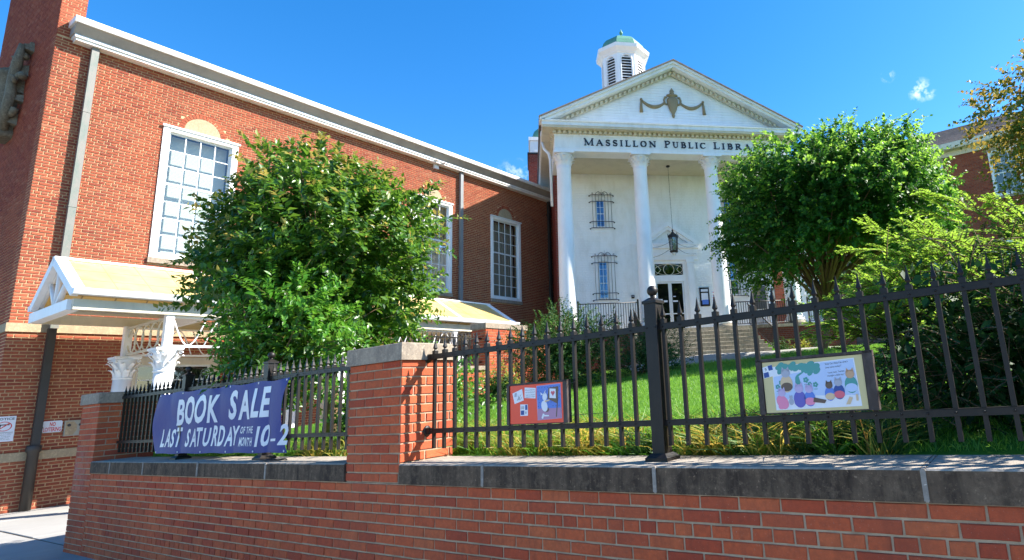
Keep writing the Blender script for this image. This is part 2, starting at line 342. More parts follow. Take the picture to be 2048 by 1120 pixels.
def brick_meshes(L,mat,d,tfr,BH=BH):
    """five hand-chipped variants of one brick, centred on its back; tfr(u,d,z)"""
    key=(round(L,3),round(BH,4),mat.name,tfr.__name__)
    if key in _bm: return _bm[key]
    res=[]
    for v in range(6):
        mb=MB(tfr); h=BH/2; l=L/2
        def j(s): return rng.uniform(-s,s)
        back=[(-l,-.004,-h),(l,-.004,-h),(l,-.004,h),(-l,-.004,h)]
        q=.0018
        side=[(-l+j(q),d*.45,-h+j(q)),(j(q)*4,d*.45,-h+j(q)),(l+j(q),d*.45,-h+j(q)),(l+j(q),d*.45,h+j(q)),(j(q)*4,d*.45,h+j(q)),(-l+j(q),d*.45,h+j(q))]
        b=.0035; fr=[(-l+b+abs(j(.002)),d+j(.001),-h+b),(j(q)*4,d+j(.001),-h+b+j(.001)),(l-b-abs(j(.002)),d+j(.001),-h+b),(l-b-abs(j(.002)),d+j(.001),h-b),(j(q)*4,d+j(.001),h-b+j(.001)),(-l+b+abs(j(.002)),d+j(.001),h-b)]
        vs=back+side+fr
        fs=[(0,1,6,5,4),(1,2,7,6),(2,3,9,8,7),(3,0,4,9),(10,11,14,15),(11,12,13,14)]
        for i in range(6): fs.append((4+i,4+(i+1)%6,10+(i+1)%6,10+i))
        mb.add(vs,fs); res.append(mb.mesh('brick',mat))
    _bm[key]=res; return res
def tf_front(u,d,z): return (u,-d,z)      # faces the street (frame -Y)
def tf_side(u,d,z): return (d,u,z)        # faces frame +X
def lay_bricks(T,name,rects,place,tfr,mat,d,limit,keyf,parent=None):
    """rects whole bricks nearest first become single parts; the rest one part"""
    L1=BL; L2=(BL-GAP)/2
    whole=[r for r in rects if r[4] and keyf(r) is not None]; whole.sort(key=keyf); pick=whole[:limit]; ps=set(map(id,pick))
    for r in pick:
        L=r[1]-r[0]; ms=brick_meshes(L,mat,d,tfr,r[3]-r[2] if r[3]-r[2]<.052 else BH)
        c=place((r[0]+r[1])/2,0,(r[2]+r[3])/2)
        T.inst('brick',ms[rng.randrange(6)],c,parent)
    rest=[r for r in rects if id(r) not in ps]
    if rest: T.part('brickwork' if name is None else name,brick_mb(place,rest,d),mat,parent,kind='stuff')
    return pick
# ================================================================ SETTING
mb=MB(); mb.box(-400,400,-400,700,-1.75,-1.56); single('ground',mb,M['asphalt'],'flat dark asphalt of the street beyond the pavement','ground',(0,0,-1.56),FR,kind='structure')
pv=Thing('pavement','pale concrete pavement in jointed slabs in front of the brick walls','pavement',(-10,1,-1.47),FR,kind='structure')
mb=MB(); mb.box(-40,12,-4.1,2.9,-1.58,-1.482); mb.box(-17.0,-10.9,2.9,24,-1.58,-1.4824); mb.box(-40,-17.0,2.9,3.1,-1.58,-1.483); pv.part('slab_bed',mb,M['mulch'])
k=0
for (X0,X1,Y0,Y1,sx,sy) in ((-26,9,-4.05,2.86,1.52,1.7275),(-17.0,-10.95,2.88,22,1.5,1.5)):
    x=X0
    while x<X1-.1:
        y=Y0
        while y<Y1-.1:
            mb=MB(); e=.006; q=.006
            xa,xb,ya,yb=x+e,min(x+sx,X1)-e,y+e,min(y+sy,Y1)-e; h=rng.uniform(-.003,.003)-1.47
            mb.add([(xa,ya,-1.50),(xb,ya,-1.50),(xb,yb,-1.50),(xa,yb,-1.50),(xa,ya,h-q),(xb,ya,h-q),(xb,yb,h-q),(xa,yb,h-q),(xa+q,ya+q,h),(xb-q,ya+q,h),(xb-q,yb-q,h),(xa+q,yb-q,h)],
              [(0,1,5,4),(1,2,6,5),(2,3,7,6),(3,0,4,7),(4,5,9,8),(5,6,10,9),(6,7,11,10),(7,4,8,11),(8,9,10,11)])
            pv.part('slab',mb,M['concrete']); y+=sy
        x+=sx
def hz(X,Y):
    t=min(max(Y-3.1,0),13.2); z=-.43+.0885*t
    return z+.02*math.sin(X*1.7+Y*.6)*min(1,t)
mb=MB(); nx,ny=90,70; X0,X1=-10.88,60; vs=[];fs=[]
Xs=[-10.88+ (71)*(i/nx)**1.6 for i in range(nx+1)]; Ys=[3.06+ 77*(j/ny)**1.7 for j in range(ny+1)]
for Y in Ys:
    for X in Xs: vs.append((X,Y,hz(X,Y)))
for j in range(ny):
    for i in range(nx): a=j*(nx+1)+i; fs.append((a,a+1,a+nx+2,a+nx+1))
mb.add(vs,fs,True); mb.add([(-10.88,3.06,-1.5),(60,3.06,-1.5),(60,3.06,-.43),(-10.88,3.06,-.43)],[(0,1,2,3)])
single('lawn',mb,M['lawn'],'green lawn sloping up from the low wall to the portico steps','lawn',(0,3.1,-.43),FR,kind='structure')
# path in front of the steps (portico frame)
def hzP(u,t):
    c,s=math.cos(FP[1]-FR[1]),math.sin(FP[1]-FR[1])
    P=Matrix.Rotation(-FR[1],3,'Z')@(FP[0]+Matrix.Rotation(FP[1],3,'Z')@Vector((u*KP,t*KP,0))-FR[0]); return hz(P.x,P.y)/KP
mb=MB(); vs=[];fs=[]
for i in range(15):
    u=2.0+i*.7
    for t in (-6.2,-5.2,-4.1,-3.4): vs.append((u,t,hzP(u,t)+{-6.2:-.03,-5.2:.10,-4.1:.24,-3.4:.26}[t]))
for i in range(14):
    for j in range(3): a=i*4+j; fs.append((a,a+4,a+5,a+1))
mb.add(vs,fs); single('path',mb,M['concrete'],'pale concrete path at the foot of the portico steps','path',(6,-5,.9),FP,kind='structure')
# ================================================================ LOW STREET WALL
YB=2.718
def pl_front(y): return lambda u,d,z:(u,y-d,z)
def pl_side(x): return lambda u,d,z:(x+d,u,z)
RW=Thing('street_wall','long low red brick wall with dark stained stone coping along the pavement','wall',(-3,2.72,-1.47))
mb=MB(); mb.box(-9.93,6,YB,3.055,-1.6,-.536); RW.part('mortar_core',mb,M['mortar'])
rects=brick_rects(-9.93,6,-.536-CZ*14+GAP*.4,-.536+.002,(),7,3)
def camd(a): return ((a[0]+a[1])/2)**2+YB**2+((a[2]+a[3])/2)**2
def kw(a):
    X=(a[0]+a[1])/2; z=(a[2]+a[3])/2
    if X>1.35 or X<-9.9: return None
    if z< -1.02: return None if X>-5 else camd(a)
    return camd(a)
lay_bricks(RW,None,rects,lambda u,d,z:(u,YB-d,z),tf_front,M['brick_wall'],.007,300,kw)
def coping(T,x0,x1,y0,y1,z0,z1,faces=('f','t'),name='coping_stone'):
    b=.008; mb=MB()
    vs=[]
    for (z,i) in ((z0,0),(z1-b,0),(z1,b)):
        vs+=[(x0+i*.6,y0+i,z),(x1-i*.6,y0+i,z),(x1-i*.6,y1-i,z),(x0+i*.6,y1-i,z)]
    mb.add(vs,[(0,3,2,1),(0,1,5,4),(1,2,6,5),(2,3,7,6),(3,0,4,7),(4,5,9,8),(5,6,10,9),(6,7,11,10),(7,4,8,11),(8,9,10,11)])
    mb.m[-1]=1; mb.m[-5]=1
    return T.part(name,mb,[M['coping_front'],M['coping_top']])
js=[-3.915,-3.053,-1.754,-.43,.89,2.2,3.5,4.8,6.0]
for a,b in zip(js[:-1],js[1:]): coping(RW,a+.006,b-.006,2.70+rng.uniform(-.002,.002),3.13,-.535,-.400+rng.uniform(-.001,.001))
js2=[-9.93,-9.30,-8.35,-7.05,-5.75,-4.572]
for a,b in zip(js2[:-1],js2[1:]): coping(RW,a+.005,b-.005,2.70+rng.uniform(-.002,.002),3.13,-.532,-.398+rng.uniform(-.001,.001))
for x in js[1:-1]+js2[1:-1]:
    mb=MB(); mb.box(x-.0065,x+.0065,2.697,3.12,-.533,-.3995); mb.box(x-.011,x+.010,2.6945,2.703,-.528,-.402); RW.part('mortar_joint',mb,M['caulk'])
# ---- brick piers
def pier(name,label,x0,x1,y0,y1,zb,zt,zcap,indiv,ov=.02,base=None,phase=1,hdr=0,bm='brick_wall'):
    T=Thing(name,label,'pier',((x0+x1)/2,(y0+y1)/2,zb if base is None else base),group=None)
    mb=MB(); mb.box(x0+.006,x1-.006,y0+.006,y1-.006,zb,zt); T.part('mortar_core',mb,M['mortar'])
    front=brick_rects(x0,x1,zb+.006,zt,(),hdr,phase); side=brick_rects(y0,y1,zb+.006,zt,(),hdr,phase+1)
    pf=lambda u,d,z:(u,y0+.006-d,z); ps=lambda u,d,z:(x1-.006+d,u,z)
    if indiv:
        lay_bricks(T,None,front,pf,tf_front,M[bm],.0065,150,lambda a:-a[3]); lay_bricks(T,None,side,ps,tf_side,M[bm],.0065,150,lambda a:-a[3])
    else:
        T.part('brickwork',brick_mb(pf,front,.0065),M[bm],kind='stuff'); T.part('brickwork',brick_mb(ps,side,.0065),M[bm],kind='stuff')
    # the two hidden faces
    T.part('brickwork',brick_mb(lambda u,d,z:(x0+.006-d,u,z),side,.006),M[bm],kind='stuff'); T.part('brickwork',brick_mb(lambda u,d,z:(u,y1-.006+d,z),front,.006),M[bm],kind='stuff')
    b=.006; mb=MB(); X0,X1,Y0,Y1=x0-ov,x1+ov,y0-ov,y1+ov; vs=[]
    for (z,i) in ((zt+.002,0),(zcap-b,0),(zcap,b)): vs+=[(X0+i,Y0+i,z),(X1-i,Y0+i,z),(X1-i,Y1-i,z),(X0+i,Y1-i,z)]
    mb.add(vs,[(0,3,2,1),(0,1,5,4),(1,2,6,5),(2,3,7,6),(3,0,4,7),(4,5,9,8),(5,6,10,9),(6,7,11,10),(7,4,8,11),(8,9,10,11)])
    T.part('cap_stone',mb,M['coping_cap']); return T
P1=pier('brick_pier','near red brick pier with pale stone cap between the two fence sections',-4.572,-3.915,2.712,3.165,-.533,.333,.463,True)
P2=pier('brick_pier','red brick end pier by the passage, left of the banner',-10.53,-9.93,2.712,3.30,-1.5,.293,.428,True,phase=0)
P3=pier('brick_pier','broad sunlit brick pier with stone cap in front of the canopy end',-11.4,-10.9,9.75,11.1,-1.5,1.70,1.83,False,bm='brick_wall')
mb=MB(); mb.box(-9.96,-9.915,0,0,0,0)
# grey box on the end pier's left side
mb=MB(); mb.prism([(2.80,-.68),(2.92,-.68),(2.94,-.66),(2.94,-.48),(2.92,-.46),(2.80,-.46),(2.78,-.48),(2.78,-.66)],0,-10.60,-10.532)
single('outlet_box',mb,M['pipe_grey'],'small grey electrical box on the side of the end pier','box',(-10.55,2.86,-.57))
# walkway side wall behind
SW=Thing('side_wall','low brick wall with stone coping running back beside the sunken walk','wall',(-11.0,6.5,-1.47))
for (a_,b_,z_) in ((3.302,7.599,-.44),(7.60,9.748,.70),(11.102,12.4,1.40)):
    mb=MB(); mb.box(-11.2,-10.9,a_,b_,-1.6,z_); SW.part('mortar_core',mb,M['mortar'])
SW.part('brickwork',brick_mb(pl_side(-10.9),brick_rects(7.6,9.74,-.5,.70,(),7,2)+brick_rects(11.1,12.4,-.3,1.4,(),7,2),.006),M['brick_wall'],kind='stuff')
SW.part('brickwork',brick_mb(lambda u,d,z:(-11.2-d,u,z),brick_rects(3.4,7.6,-1.47,-.44,(),7,2)+brick_rects(7.6,9.74,-1.47,.70,(),7,2),.006),M['brick_wall'],kind='stuff')
for a,b,zz in ((3.31,4.7,-.438),(4.7,6.1,-.438),(6.1,7.55,-.438),(7.58,8.7,.702),(8.7,9.74,.702)):
    mb=MB(); mb.box(-11.24,-10.85,a+.004,b-.004,zz,zz+.098); SW.part('coping_stone',mb,M['coping_cap'])
for a,b in ((11.11,12.42),):
    mb=MB(); mb.box(-11.24,-10.85,a+.004,b-.004,1.402,1.52); SW.part('coping_stone',mb,M['coping_cap'])
# ================================================================ IRON FENCES
YF=2.93
def picket_mesh(z0=-.32,zr=.372):
    mb=MB(); h=.0105; mb.box(-h,h,-h,h,z0,zr+.001)
    for zz in (.352,-.194):
        mb.lathe([(.0055,0),(.004,.003),(.0005,.004)],(0,0,0),6)
        n=3*6; vs=mb.v[-18:]; mb.v[-18:]=[(x,-h-.0125-z,y+zz) for (x,y,z) in vs]
    return mb.mesh('picket',M['iron'])
def spear_mesh(z=.372):
    mb=MB(); mb.box(-.0155,.0155,-.0155,.0155,z,z+.026)
    mb.lathe([(.013,z+.026),(.009,z+.032),(.0085,z+.036),(.0175,z+.046),(.0165,z+.050),(.0095,z+.074),(.0042,z+.106),(.0006,z+.124)],(0,0,0),4,False,PI/4)
    return mb.mesh('spearhead',M['iron'])
PM=picket_mesh(); SM=spear_mesh()
def rails(T,x0,x1,y=YF):
    for (za,zb_) in ((.335,.372),(-.211,-.178)):
        mb=MB(); mb.box(x0,x1,y-.0155,y-.0125,za,zb_); mb.box(x0,x1,y+.0125,y+.0155,za,zb_); mb.box(x0,x1,y-.0155,y+.0155,zb_-.0035,zb_+.0002)
        T.part('rail',mb,M['iron'])
def pickets(T,x0,x1,step,skip=()):
    x=x0
    while x<x1:
        if not any(abs(x-s)<.062 for s in skip):
            xx=x+rng.uniform(-.0015,.0015)
            p=T.inst('picket',PM,(xx,YF,0),rot=(rng.uniform(-.004,.004),rng.uniform(-.005,.005),rng.uniform(-.05,.05)))
            obj('spearhead',SM,p)
        x+=step
def post(T,x,y=YF,zb=-.40,zt=.50,h=.041,ballr=.033):
    mb=MB(); mb.box(x-h,x+h,y-h,y+h,zb,zt); po=T.part('post',mb,M['iron'])
    mb=MB(); a=PI/4; q=math.sqrt(2)
    mb.lathe([(h*q+.012,0),(h*q+.012,.016),(h*q-.004,.022),(.020*q,.036),(.015,.040)],(x,y,zt-.004),4,False,a)
    mb.lathe([(.018,0),(.014,.008),(.018,.014)],(x,y,zt+.030),12); mb.ball((x,y,zt+.042+ballr),ballr,14,9)
    T.part('ball_cap',mb,M['iron'],po)
    mb=MB(); mb.lathe([(h*q+.045,0),(h*q+.045,.018),(h*q+.010,.040)],(x,y,zb+.001),4,False,a); T.part('base_plate',mb,M['iron'],po)
    for sx in (-.03,.03):
        mb=MB(); mb.lathe([(.006,0),(.0045,.004),(.0005,.005)],(0,0,0),6); n=18
        mb.v=[(x+sx+a_,y-h-c_,b_+.353) for (a_,b_,c_) in mb.v]; T.part('bolt',mb,M['iron'],po)
def bracket(T,x,z,y=YF,s=1):
    mb=MB(); mb.lathe([(.034,0),(.034,.005),(.018,.008)],(0,0,0),10); mb.v=[(x+s*c_,y+a_,z+b_*1.25) for (a_,b_,c_) in mb.v]
    mb.box(min(x,x+s*.05),max(x,x+s*.05),y-.019,y+.019,z-.022,z+.022); T.part('wall_bracket',mb,M['iron'])
F1=Thing('iron_fence','black spearhead iron fence right of the near pier on the dark coping','fence',(0,YF,-.4),group='black spearhead iron fences on the low wall')
rails(F1,-3.91,5.5); pickets(F1,-3.831,5.4,.1142,(-1.84,.72,3.3)); post(F1,-1.84); post(F1,3.3)
bracket(F1,-3.913,.353); bracket(F1,-3.913,-.194)
F2=Thing('iron_fence','black spearhead iron fence left of the near pier, carrying the navy banner','fence',(-7.2,YF,-.4),group='black spearhead iron fences on the low wall')
rails(F2,-9.925,-4.576); pickets(F2,-9.86,-4.62,.1142,(-8.08,-6.28)); post(F2,-8.08); post(F2,-6.28)
bracket(F2,-4.576,.353,s=-1); bracket(F2,-4.576,-.194,s=-1)
F3=Thing('iron_fence','far iron fence on the side wall, ending at the broad sunlit pier','fence',(-11.05,8.7,.8))
for z in (.90,1.455):
    mb=MB(); mb.box(-11.065,-11.035,7.62,9.745,z-.016,z+.016); F3.part('rail',mb,M['iron'])
def side_picket(z0,z1):
    mb=MB(); mb.box(-.0105,.0105,-.0105,.0105,z0,z1); mb.lathe([(.013,z1),(.009,z1+.02),(.021,z1+.03),(.004,z1+.10),(.0005,z1+.11)],(0,0,0),4,False,PI/4); return mb.mesh('picket',M['iron'])
pm3=side_picket(.82,1.47)
y=7.68
while y<9.72: F3.inst('picket',pm3,(-11.05,y,0)); y+=.1142
# ================================================================ STORY BOARDS
def wire(T,pts,r=.0016): mb=MB(); mb.tube(pts,r,5); T.part('tie_wire',mb,M['iron_old'])
def disc(mb,cx,cz,rx,rz,y,n=18,rot=0):
    vs=[(cx+rx*math.cos(2*PI*k/n)*math.cos(rot)-rz*math.sin(2*PI*k/n)*math.sin(rot),y,cz+rx*math.cos(2*PI*k/n)*math.sin(rot)+rz*math.sin(2*PI*k/n)*math.cos(rot)) for k in range(n)]
    mb.add(vs,[tuple(range(n))])
def poly(mb,pts,y): mb.add([(a,y,b) for a,b in pts],[tuple(range(len(pts)))])
def text_mesh(txt,size,bold=.0,shear=0,ext=0,sx=1,align='LEFT',spacing=1,res=2):
    cu=bpy.data.curves.new('t','FONT'); cu.body=txt; cu.size=size; cu.shear=shear; cu.offset=bold; cu.extrude=ext; cu.align_x=align; cu.space_character=spacing; cu.resolution_u=res
    o=bpy.data.objects.new('t',cu); COL.objects.link(o); dg=bpy.context.evaluated_depsgraph_get(); dg.update()
    me=bpy.data.meshes.new_from_object(o.evaluated_get(dg)); v=[(p.co.x*sx,p.co.y,p.co.z) for p in me.vertices]; f=[tuple(p.vertices) for p in me.polygons]
    bpy.data.objects.remove(o); bpy.data.curves.remove(cu); bpy.data.meshes.remove(me); return v,f
def put_text(mb,txt,x,z,y,height,bold=0,shear=0,width=None,rot=0,align='LEFT'):
    v,f=text_mesh(txt,1,bold,shear)
    xs=[p[0] for p in v]; zs=[p[1] for p in v]; h=.72; sc_=height/h; sx=sc_
    if width: sx=width/(max(xs)-min(xs))
    x0=min(xs) if align=='LEFT' else (min(xs)+max(xs))/2
    c,s=math.cos(rot),math.sin(rot); out_=[]
    for p in v:
        a=(p[0]-x0)*sx; b=p[1]*sc_; out_.append((x+a*c-b*s,y-p[2],z+a*s+b*c))
    mb.add(out_,f)
import bmesh
def subdiv(v,f,mx):
    bm=bmesh.new(); vs=[bm.verts.new(p) for p in v]
    for q in f:
        try: bm.faces.new([vs[i] for i in q])
        except ValueError: pass
    bmesh.ops.triangulate(bm,faces=bm.faces[:])
    for _ in range(4):
        es=[e for e in bm.edges if e.calc_length()>mx]
        if not es: break
        bmesh.ops.subdivide_edges(bm,edges=es,cuts=1); bmesh.ops.triangulate(bm,faces=bm.faces[:])
    bm.verts.index_update(); v2=[tuple(p.co) for p in bm.verts]; f2=[tuple(p.index for p in q.verts) for q in bm.faces]; bm.free(); return v2,f2
# --- red board (10)
bx0,bx1,bz0,bz1=-3.015,-2.485,-.172,.096; YS=YF-.016
T=Thing('story_board','red story poster in a dark wooden frame wired to the fence','sign',((bx0+bx1)/2,YS,bz0))
mb=MB(); mb.box(bx0,bx1,YS-.030,YS,bz0,bz1); T.part('backboard',mb,M['wood_frame'])
for (a,b,c,d) in ((bx0,bx1,bz1-.012,bz1),(bx0,bx0+.022,bz0,bz1),(bx1-.034,bx1,bz0,bz1)):
    mb=MB(); mb.box(a,b,YS-.040,YS-.0302,c,d-.001); T.part('frame_strip',mb,M['wood_frame'])
sx0,sx1,sz0,sz1=bx0+.026,bx1-.036,bz0+.006,bz1-.014; y0=YS-.0312
mb=MB(); mb.box(sx0,sx1,y0-.002,y0,sz0,sz1); po=T.part('poster',mb,M['p_red']); y0-=.0028
W_=sx1-sx0; H_=sz1-sz0
def L2(u,v): return sx0+u*W_,sz0+v*H_
mb=MB(); mats=[M['paper'],M['ink'],M['p_navy'],M['p_grey'],M['p_lilac'],M['p_blue'],M['p_dkblue'],M['p_mauve'],M['p_brown'],M['p_heart'],M['p_tan']]
mb.mi=0; poly(mb,[L2(.05,.80),L2(.09,.52),L2(.27,.60),L2(.24,.90)],y0)
mb.mi=3; poly(mb,[L2(.085,.70),L2(.095,.80),L2(.135,.815),L2(.135,.71)],y0-.0006)
mb.mi=1
for a in ((.15,.62,.22,.76),(.155,.74,.185,.62),(.14,.6,.16,.655),(.17,.615,.19,.68),(.2,.62,.23,.69)):
    p0=L2(a[0],a[1]);p1=L2(a[2],a[3]); poly(mb,[(p0[0],p0[1]),(p0[0]+.0025,p0[1]),(p1[0]+.0025,p1[1]),(p1[0],p1[1])],y0-.0006)
mb.mi=0; poly(mb,[L2(.285,.66),L2(.495,.63),L2(.50,.90),L2(.29,.935)],y0)
mb.mi=1
for i,zz in enumerate((.87,.81,.74,.69)): put_text(mb,['Kitty Cat, Kitty Cat,','are you finished?','Thank you, Teacher,','I painted a heart.'][i],L2(.305,zz)[0],L2(.3,zz-.02)[1],y0-.0006,.0062,width=.085)
mb.mi=0; poly(mb,[L2(.20,.20),L2(.345,.20),L2(.345,.49),L2(.20,.50)],y0)
mb.mi=2; poly(mb,[L2(.295,.35),L2(.335,.35),L2(.335,.48),L2(.295,.48)],y0-.0006); poly(mb,[L2(.21,.225),L2(.275,.225),L2(.275,.34),L2(.21,.34)],y0-.0006)
mb.mi=1; put_text(mb,'10',L2(.215,.37)[0],L2(.2,.37)[1],y0-.0006,.020,width=.026)
mb.mi=3; poly(mb,[L2(.295,.25),L2(.32,.25),L2(.32,.31),L2(.295,.31)],y0-.0006)
# picture: a plain little creature painting at an easel
mb.mi=4; poly(mb,[L2(.525,.07),L2(.965,.10),L2(.955,.97),L2(.515,.95)],y0)
mb.mi=5; poly(mb,[L2(.53,.36),L2(.96,.36),L2(.95,.955),L2(.52,.94)],y0-.0005)
mb.mi=6
for i in range(8):
    for j in range(6):
        if rng.random()<.85: c=L2(.545+.054*i+(.02 if j%2 else 0),.42+.095*j); disc(mb,c[0],c[1],.003,.0036,y0-.0009,6)
mb.mi=7; poly(mb,[L2(.525,.075),L2(.96,.105),L2(.957,.36),L2(.53,.36)],y0-.0009)
mb.mi=8; poly(mb,[L2(.72,.60),L2(.90,.46),L2(.92,.90),L2(.74,.88)],y0-.0012); poly(mb,[L2(.86,.14),L2(.88,.14),L2(.91,.60),L2(.895,.60)],y0-.0012)
mb.mi=0; poly(mb,[L2(.755,.62),L2(.87,.60),L2(.87,.84),L2(.76,.86)],y0-.0015)
mb.mi=9; c=L2(.80,.755); disc(mb,c[0],c[1],.009,.009,y0-.0018,12); c=L2(.835,.755); disc(mb,c[0],c[1],.009,.009,y0-.0018,12); poly(mb,[L2(.785,.745),L2(.85,.745),L2(.818,.66)],y0-.0018)
mb.mi=0; c=L2(.66,.42); disc(mb,c[0],c[1],.026,.036,y0-.0021,16,.3); c=L2(.67,.66); disc(mb,c[0],c[1],.020,.026,y0-.0024,16); poly(mb,[L2(.64,.72),L2(.675,.74),L2(.69,.84)],y0-.0024); poly(mb,[L2(.60,.70),L2(.64,.72),L2(.59,.78)],y0-.0024); poly(mb,[L2(.60,.12),L2(.63,.10),L2(.66,.22),L2(.63,.24)],y0-.0024); poly(mb,[L2(.65,.16),L2(.74,.16),L2(.74,.19),L2(.65,.2)],y0-.0024)
mb.mi=8; c=L2(.685,.33); disc(mb,c[0],c[1],.028,.016,y0-.0018,14)
mb.mi=10; poly(mb,[L2(.67,.52),L2(.76,.55),L2(.76,.585),L2(.67,.56)],y0-.0028)
T.part('poster_print',mb,mats,po)
wire(T,[(bx1-.01,YS-.03,bz1-.03),(bx1+.02,YS-.02,bz1-.026),(bx1+.045,YS-.014,bz1-.02)]); wire(T,[(bx1-.01,YS-.02,bz0+.04),(bx1+.06,YS-.012,bz0+.046),(bx1+.28,YS-.005,bz0+.05)])
# --- picture board (9)
bx0,bx1,bz0,bz1=-1.198,-.605,-.168,.110
T=Thing('story_board','cream story poster with number nine in a worn wooden frame','sign',((bx0+bx1)/2,YS,bz0))
mb=MB(); mb.box(bx0,bx1,YS-.030,YS,bz0,bz1); T.part('backboard',mb,M['wood_frame'])
for (a,b,c,d) in ((bx0,bx1,bz1-.014,bz1),(bx0,bx0+.030,bz0,bz1-.002),(bx1-.045,bx1,bz0,bz1-.002)):
    mb=MB(); mb.box(a,b,YS-.040,YS-.0302,c,d-.001); T.part('frame_strip',mb,M['wood_frame'])
sx0,sx1,sz0,sz1=bx0+.034,bx1-.049,bz0+.006,bz1-.018; y0=YS-.0312; W_=sx1-sx0; H_=sz1-sz0
mb=MB(); mb.box(sx0,sx1,y0-.002,y0,sz0,sz1); po=T.part('poster',mb,M['p_cream']); y0-=.0028
mats=[M['paper'],M['p_sky'],M['p_teal'],M['p_navy'],M['ink'],M['p_grey'],M['p_cat'],M['p_brown'],M['p_pink'],M['p_purple'],M['p_blue'],M['p_tan'],M['p_heart'],M['p_lilac']]
mb=MB(); mb.mi=0; poly(mb,[L2(.105,.045),L2(.945,.06),L2(.925,.95),L2(.10,.90)],y0)
mb.mi=1; poly(mb,[L2(.44,.30),L2(.93,.26),L2(.915,.93),L2(.60,.91)],y0-.0005); poly(mb,[L2(.11,.25),L2(.45,.25),L2(.60,.80),L2(.11,.70)],y0-.0006)
mb.mi=2
for k in range(26):
    u=.17+.40*rng.random(); v=.80+.12*rng.random()-.22*(max(0,u-.40)>0)*rng.random()*.3; c=L2(u,v); disc(mb,c[0],c[1],.022,.014,y0-.0009-.00001*k,9,rng.random())
poly(mb,[L2(.325,.42),L2(.40,.43),L2(.37,.68),L2(.42,.74),L2(.41,.76),L2(.355,.71),L2(.335,.66)],y0-.0012)
for (u,v,r) in ((.145,.50,.013),(.185,.58,.013),(.44,.60,.015),(.475,.52,.011),(.53,.50,.014)):
    for k in range(5): c=L2(u,v); disc(mb,c[0]+r*.6*math.cos(k*1.257),c[1]+r*.6*math.sin(k*1.257),r*.42,r*.42,y0-.0012,8)
    c=L2(u,v-.085); disc(mb,c[0],c[1],r*.8,.0018,y0-.0012,8)
mb.mi=0; poly(mb,[L2(.005,.68),L2(.115,.72),L2(.105,.95),L2(-.0,.90)],y0-.0006)
mb.mi=4; 
mb.mi=3; poly(mb,[L2(.068,.83),L2(.112,.845),L2(.105,.945),L2(.058,.925)],y0-.0012); poly(mb,[L2(.012,.69),L2(.068,.71),L2(.062,.81),L2(.008,.79)],y0-.0012)
mb.mi=4; put_text(mb,'9',L2(.025,.83)[0],L2(.02,.825)[1],y0-.0012,.017)
for i,(tx,u,v) in enumerate((('“Kitty Cat, Kitty Cat, what’s',.64,.855),('your name today?”',.645,.79),('“Look, look, Teacher,',.66,.69),('I bought a little toy.”',.655,.63))): put_text(mb,tx,L2(u,v)[0],L2(u,v)[1],y0-.0012,.0085,rot=.05,width=(.115,.08,.085,.085)[i])
def critter(u,v,s,body,head,ear,belly=None,rot=0):
    mb.mi=body; c=L2(u,v); disc(mb,c[0],c[1],.021*s,.028*s,y0-.0018,16,rot)
    if belly is not None: mb.mi=belly; disc(mb,c[0],c[1]-.010*s,.020*s,.014*s,y0-.0021,14,rot)
    mb.mi=head; disc(mb,c[0],c[1]+.034*s,.015*s,.014*s,y0-.0024,14); poly(mb,[(c[0]-.014*s,c[1]+.038*s),(c[0]-.010*s,c[1]+.055*s),(c[0]-.002*s,c[1]+.045*s)],y0-.0024); poly(mb,[(c[0]+.014*s,c[1]+.038*s),(c[0]+.011*s,c[1]+.055*s),(c[0]+.002*s,c[1]+.045*s)],y0-.0024)
critter(.24,.55,1.55,11,5,5,7); critter(.18,.20,1.35,8,13,13,8,.6); critter(.36,.24,1.5,9,13,13,9); critter(.46,.24,1.35,10,13,13,8); critter(.27,.2,.6,5,5,5); critter(.66,.31,1.2,10,7,7,11); critter(.75,.34,1.3,3,5,5,12); critter(.87,.46,1.45,2,6,6,1)
mb.mi=7; poly(mb,[L2(.50,.26),L2(.62,.20),L2(.60,.14),L2(.49,.17)],y0-.0027)
mb.mi=11; poly(mb,[L2(.80,.10),L2(.84,.10),L2(.87,.22),L2(.84,.24)],y0-.0027); poly(mb,[L2(.90,.16),L2(.92,.16),L2(.92,.28),L2(.90,.28)],y0-.0027)
T.part('poster_print',mb,mats,po)
wire(T,[(bx1-.01,YS-.032,bz1-.03),(bx1+.025,YS-.02,bz1-.026),(bx1+.05,YS-.014,bz1-.022)]); wire(T,[(bx0-.20,YS-.005,bz0+.0),(bx0-.05,YS-.012,bz0+.01),(bx0+.03,YS-.04,bz0+.02)])
# ================================================================ BANNER
def bw(x,z):
    t=(x+8.6)/2.8
    s=.013*math.sin(x*3.1+z*1.5)+.006*math.sin(x*7.3-z*6)+.004*math.sin(x*13+z*9)
    s+=.020*max(0,math.sin((t-.86)*22))*(1 if t>.80 else 0)
    return YF-.040-abs(s)-.006*math.sin(z*9)
def bxz(t,v):
    # t 0..1 left-right, v 0..1 bottom-top with the pulled-in ends
    l=-8.60-.17*math.sin(PI*(1-v))**.7*(1-v)**.25 if 0<v<1 else -8.60
    r=-5.80-.10*math.sin(PI*v); return l+(r-l)*t, -.335+.66*v+.012*math.sin(t*9.4*PI)*(-1 if v>.5 else .5)*abs(v-.5)*2*.6
T=Thing('sale_banner','navy vinyl BOOK SALE banner tied along the iron fence','banner',(-7.2,YF-.04,-.335))
mb=MB(); nx,ny=110,26; vs=[];fs=[]
for sd_ in (0,1):
    for j in range(ny+1):
        for i in range(nx+1): x,z=bxz(i/nx,j/ny); vs.append((x,bw(x,z)+sd_*.0012,z))
N=(nx+1)*(ny+1)
for j in range(ny):
    for i in range(nx): a=j*(nx+1)+i; fs.append((a,a+1,a+nx+2,a+nx+1)); fs.append((N+a,N+a+nx+1,N+a+nx+2,N+a+1))
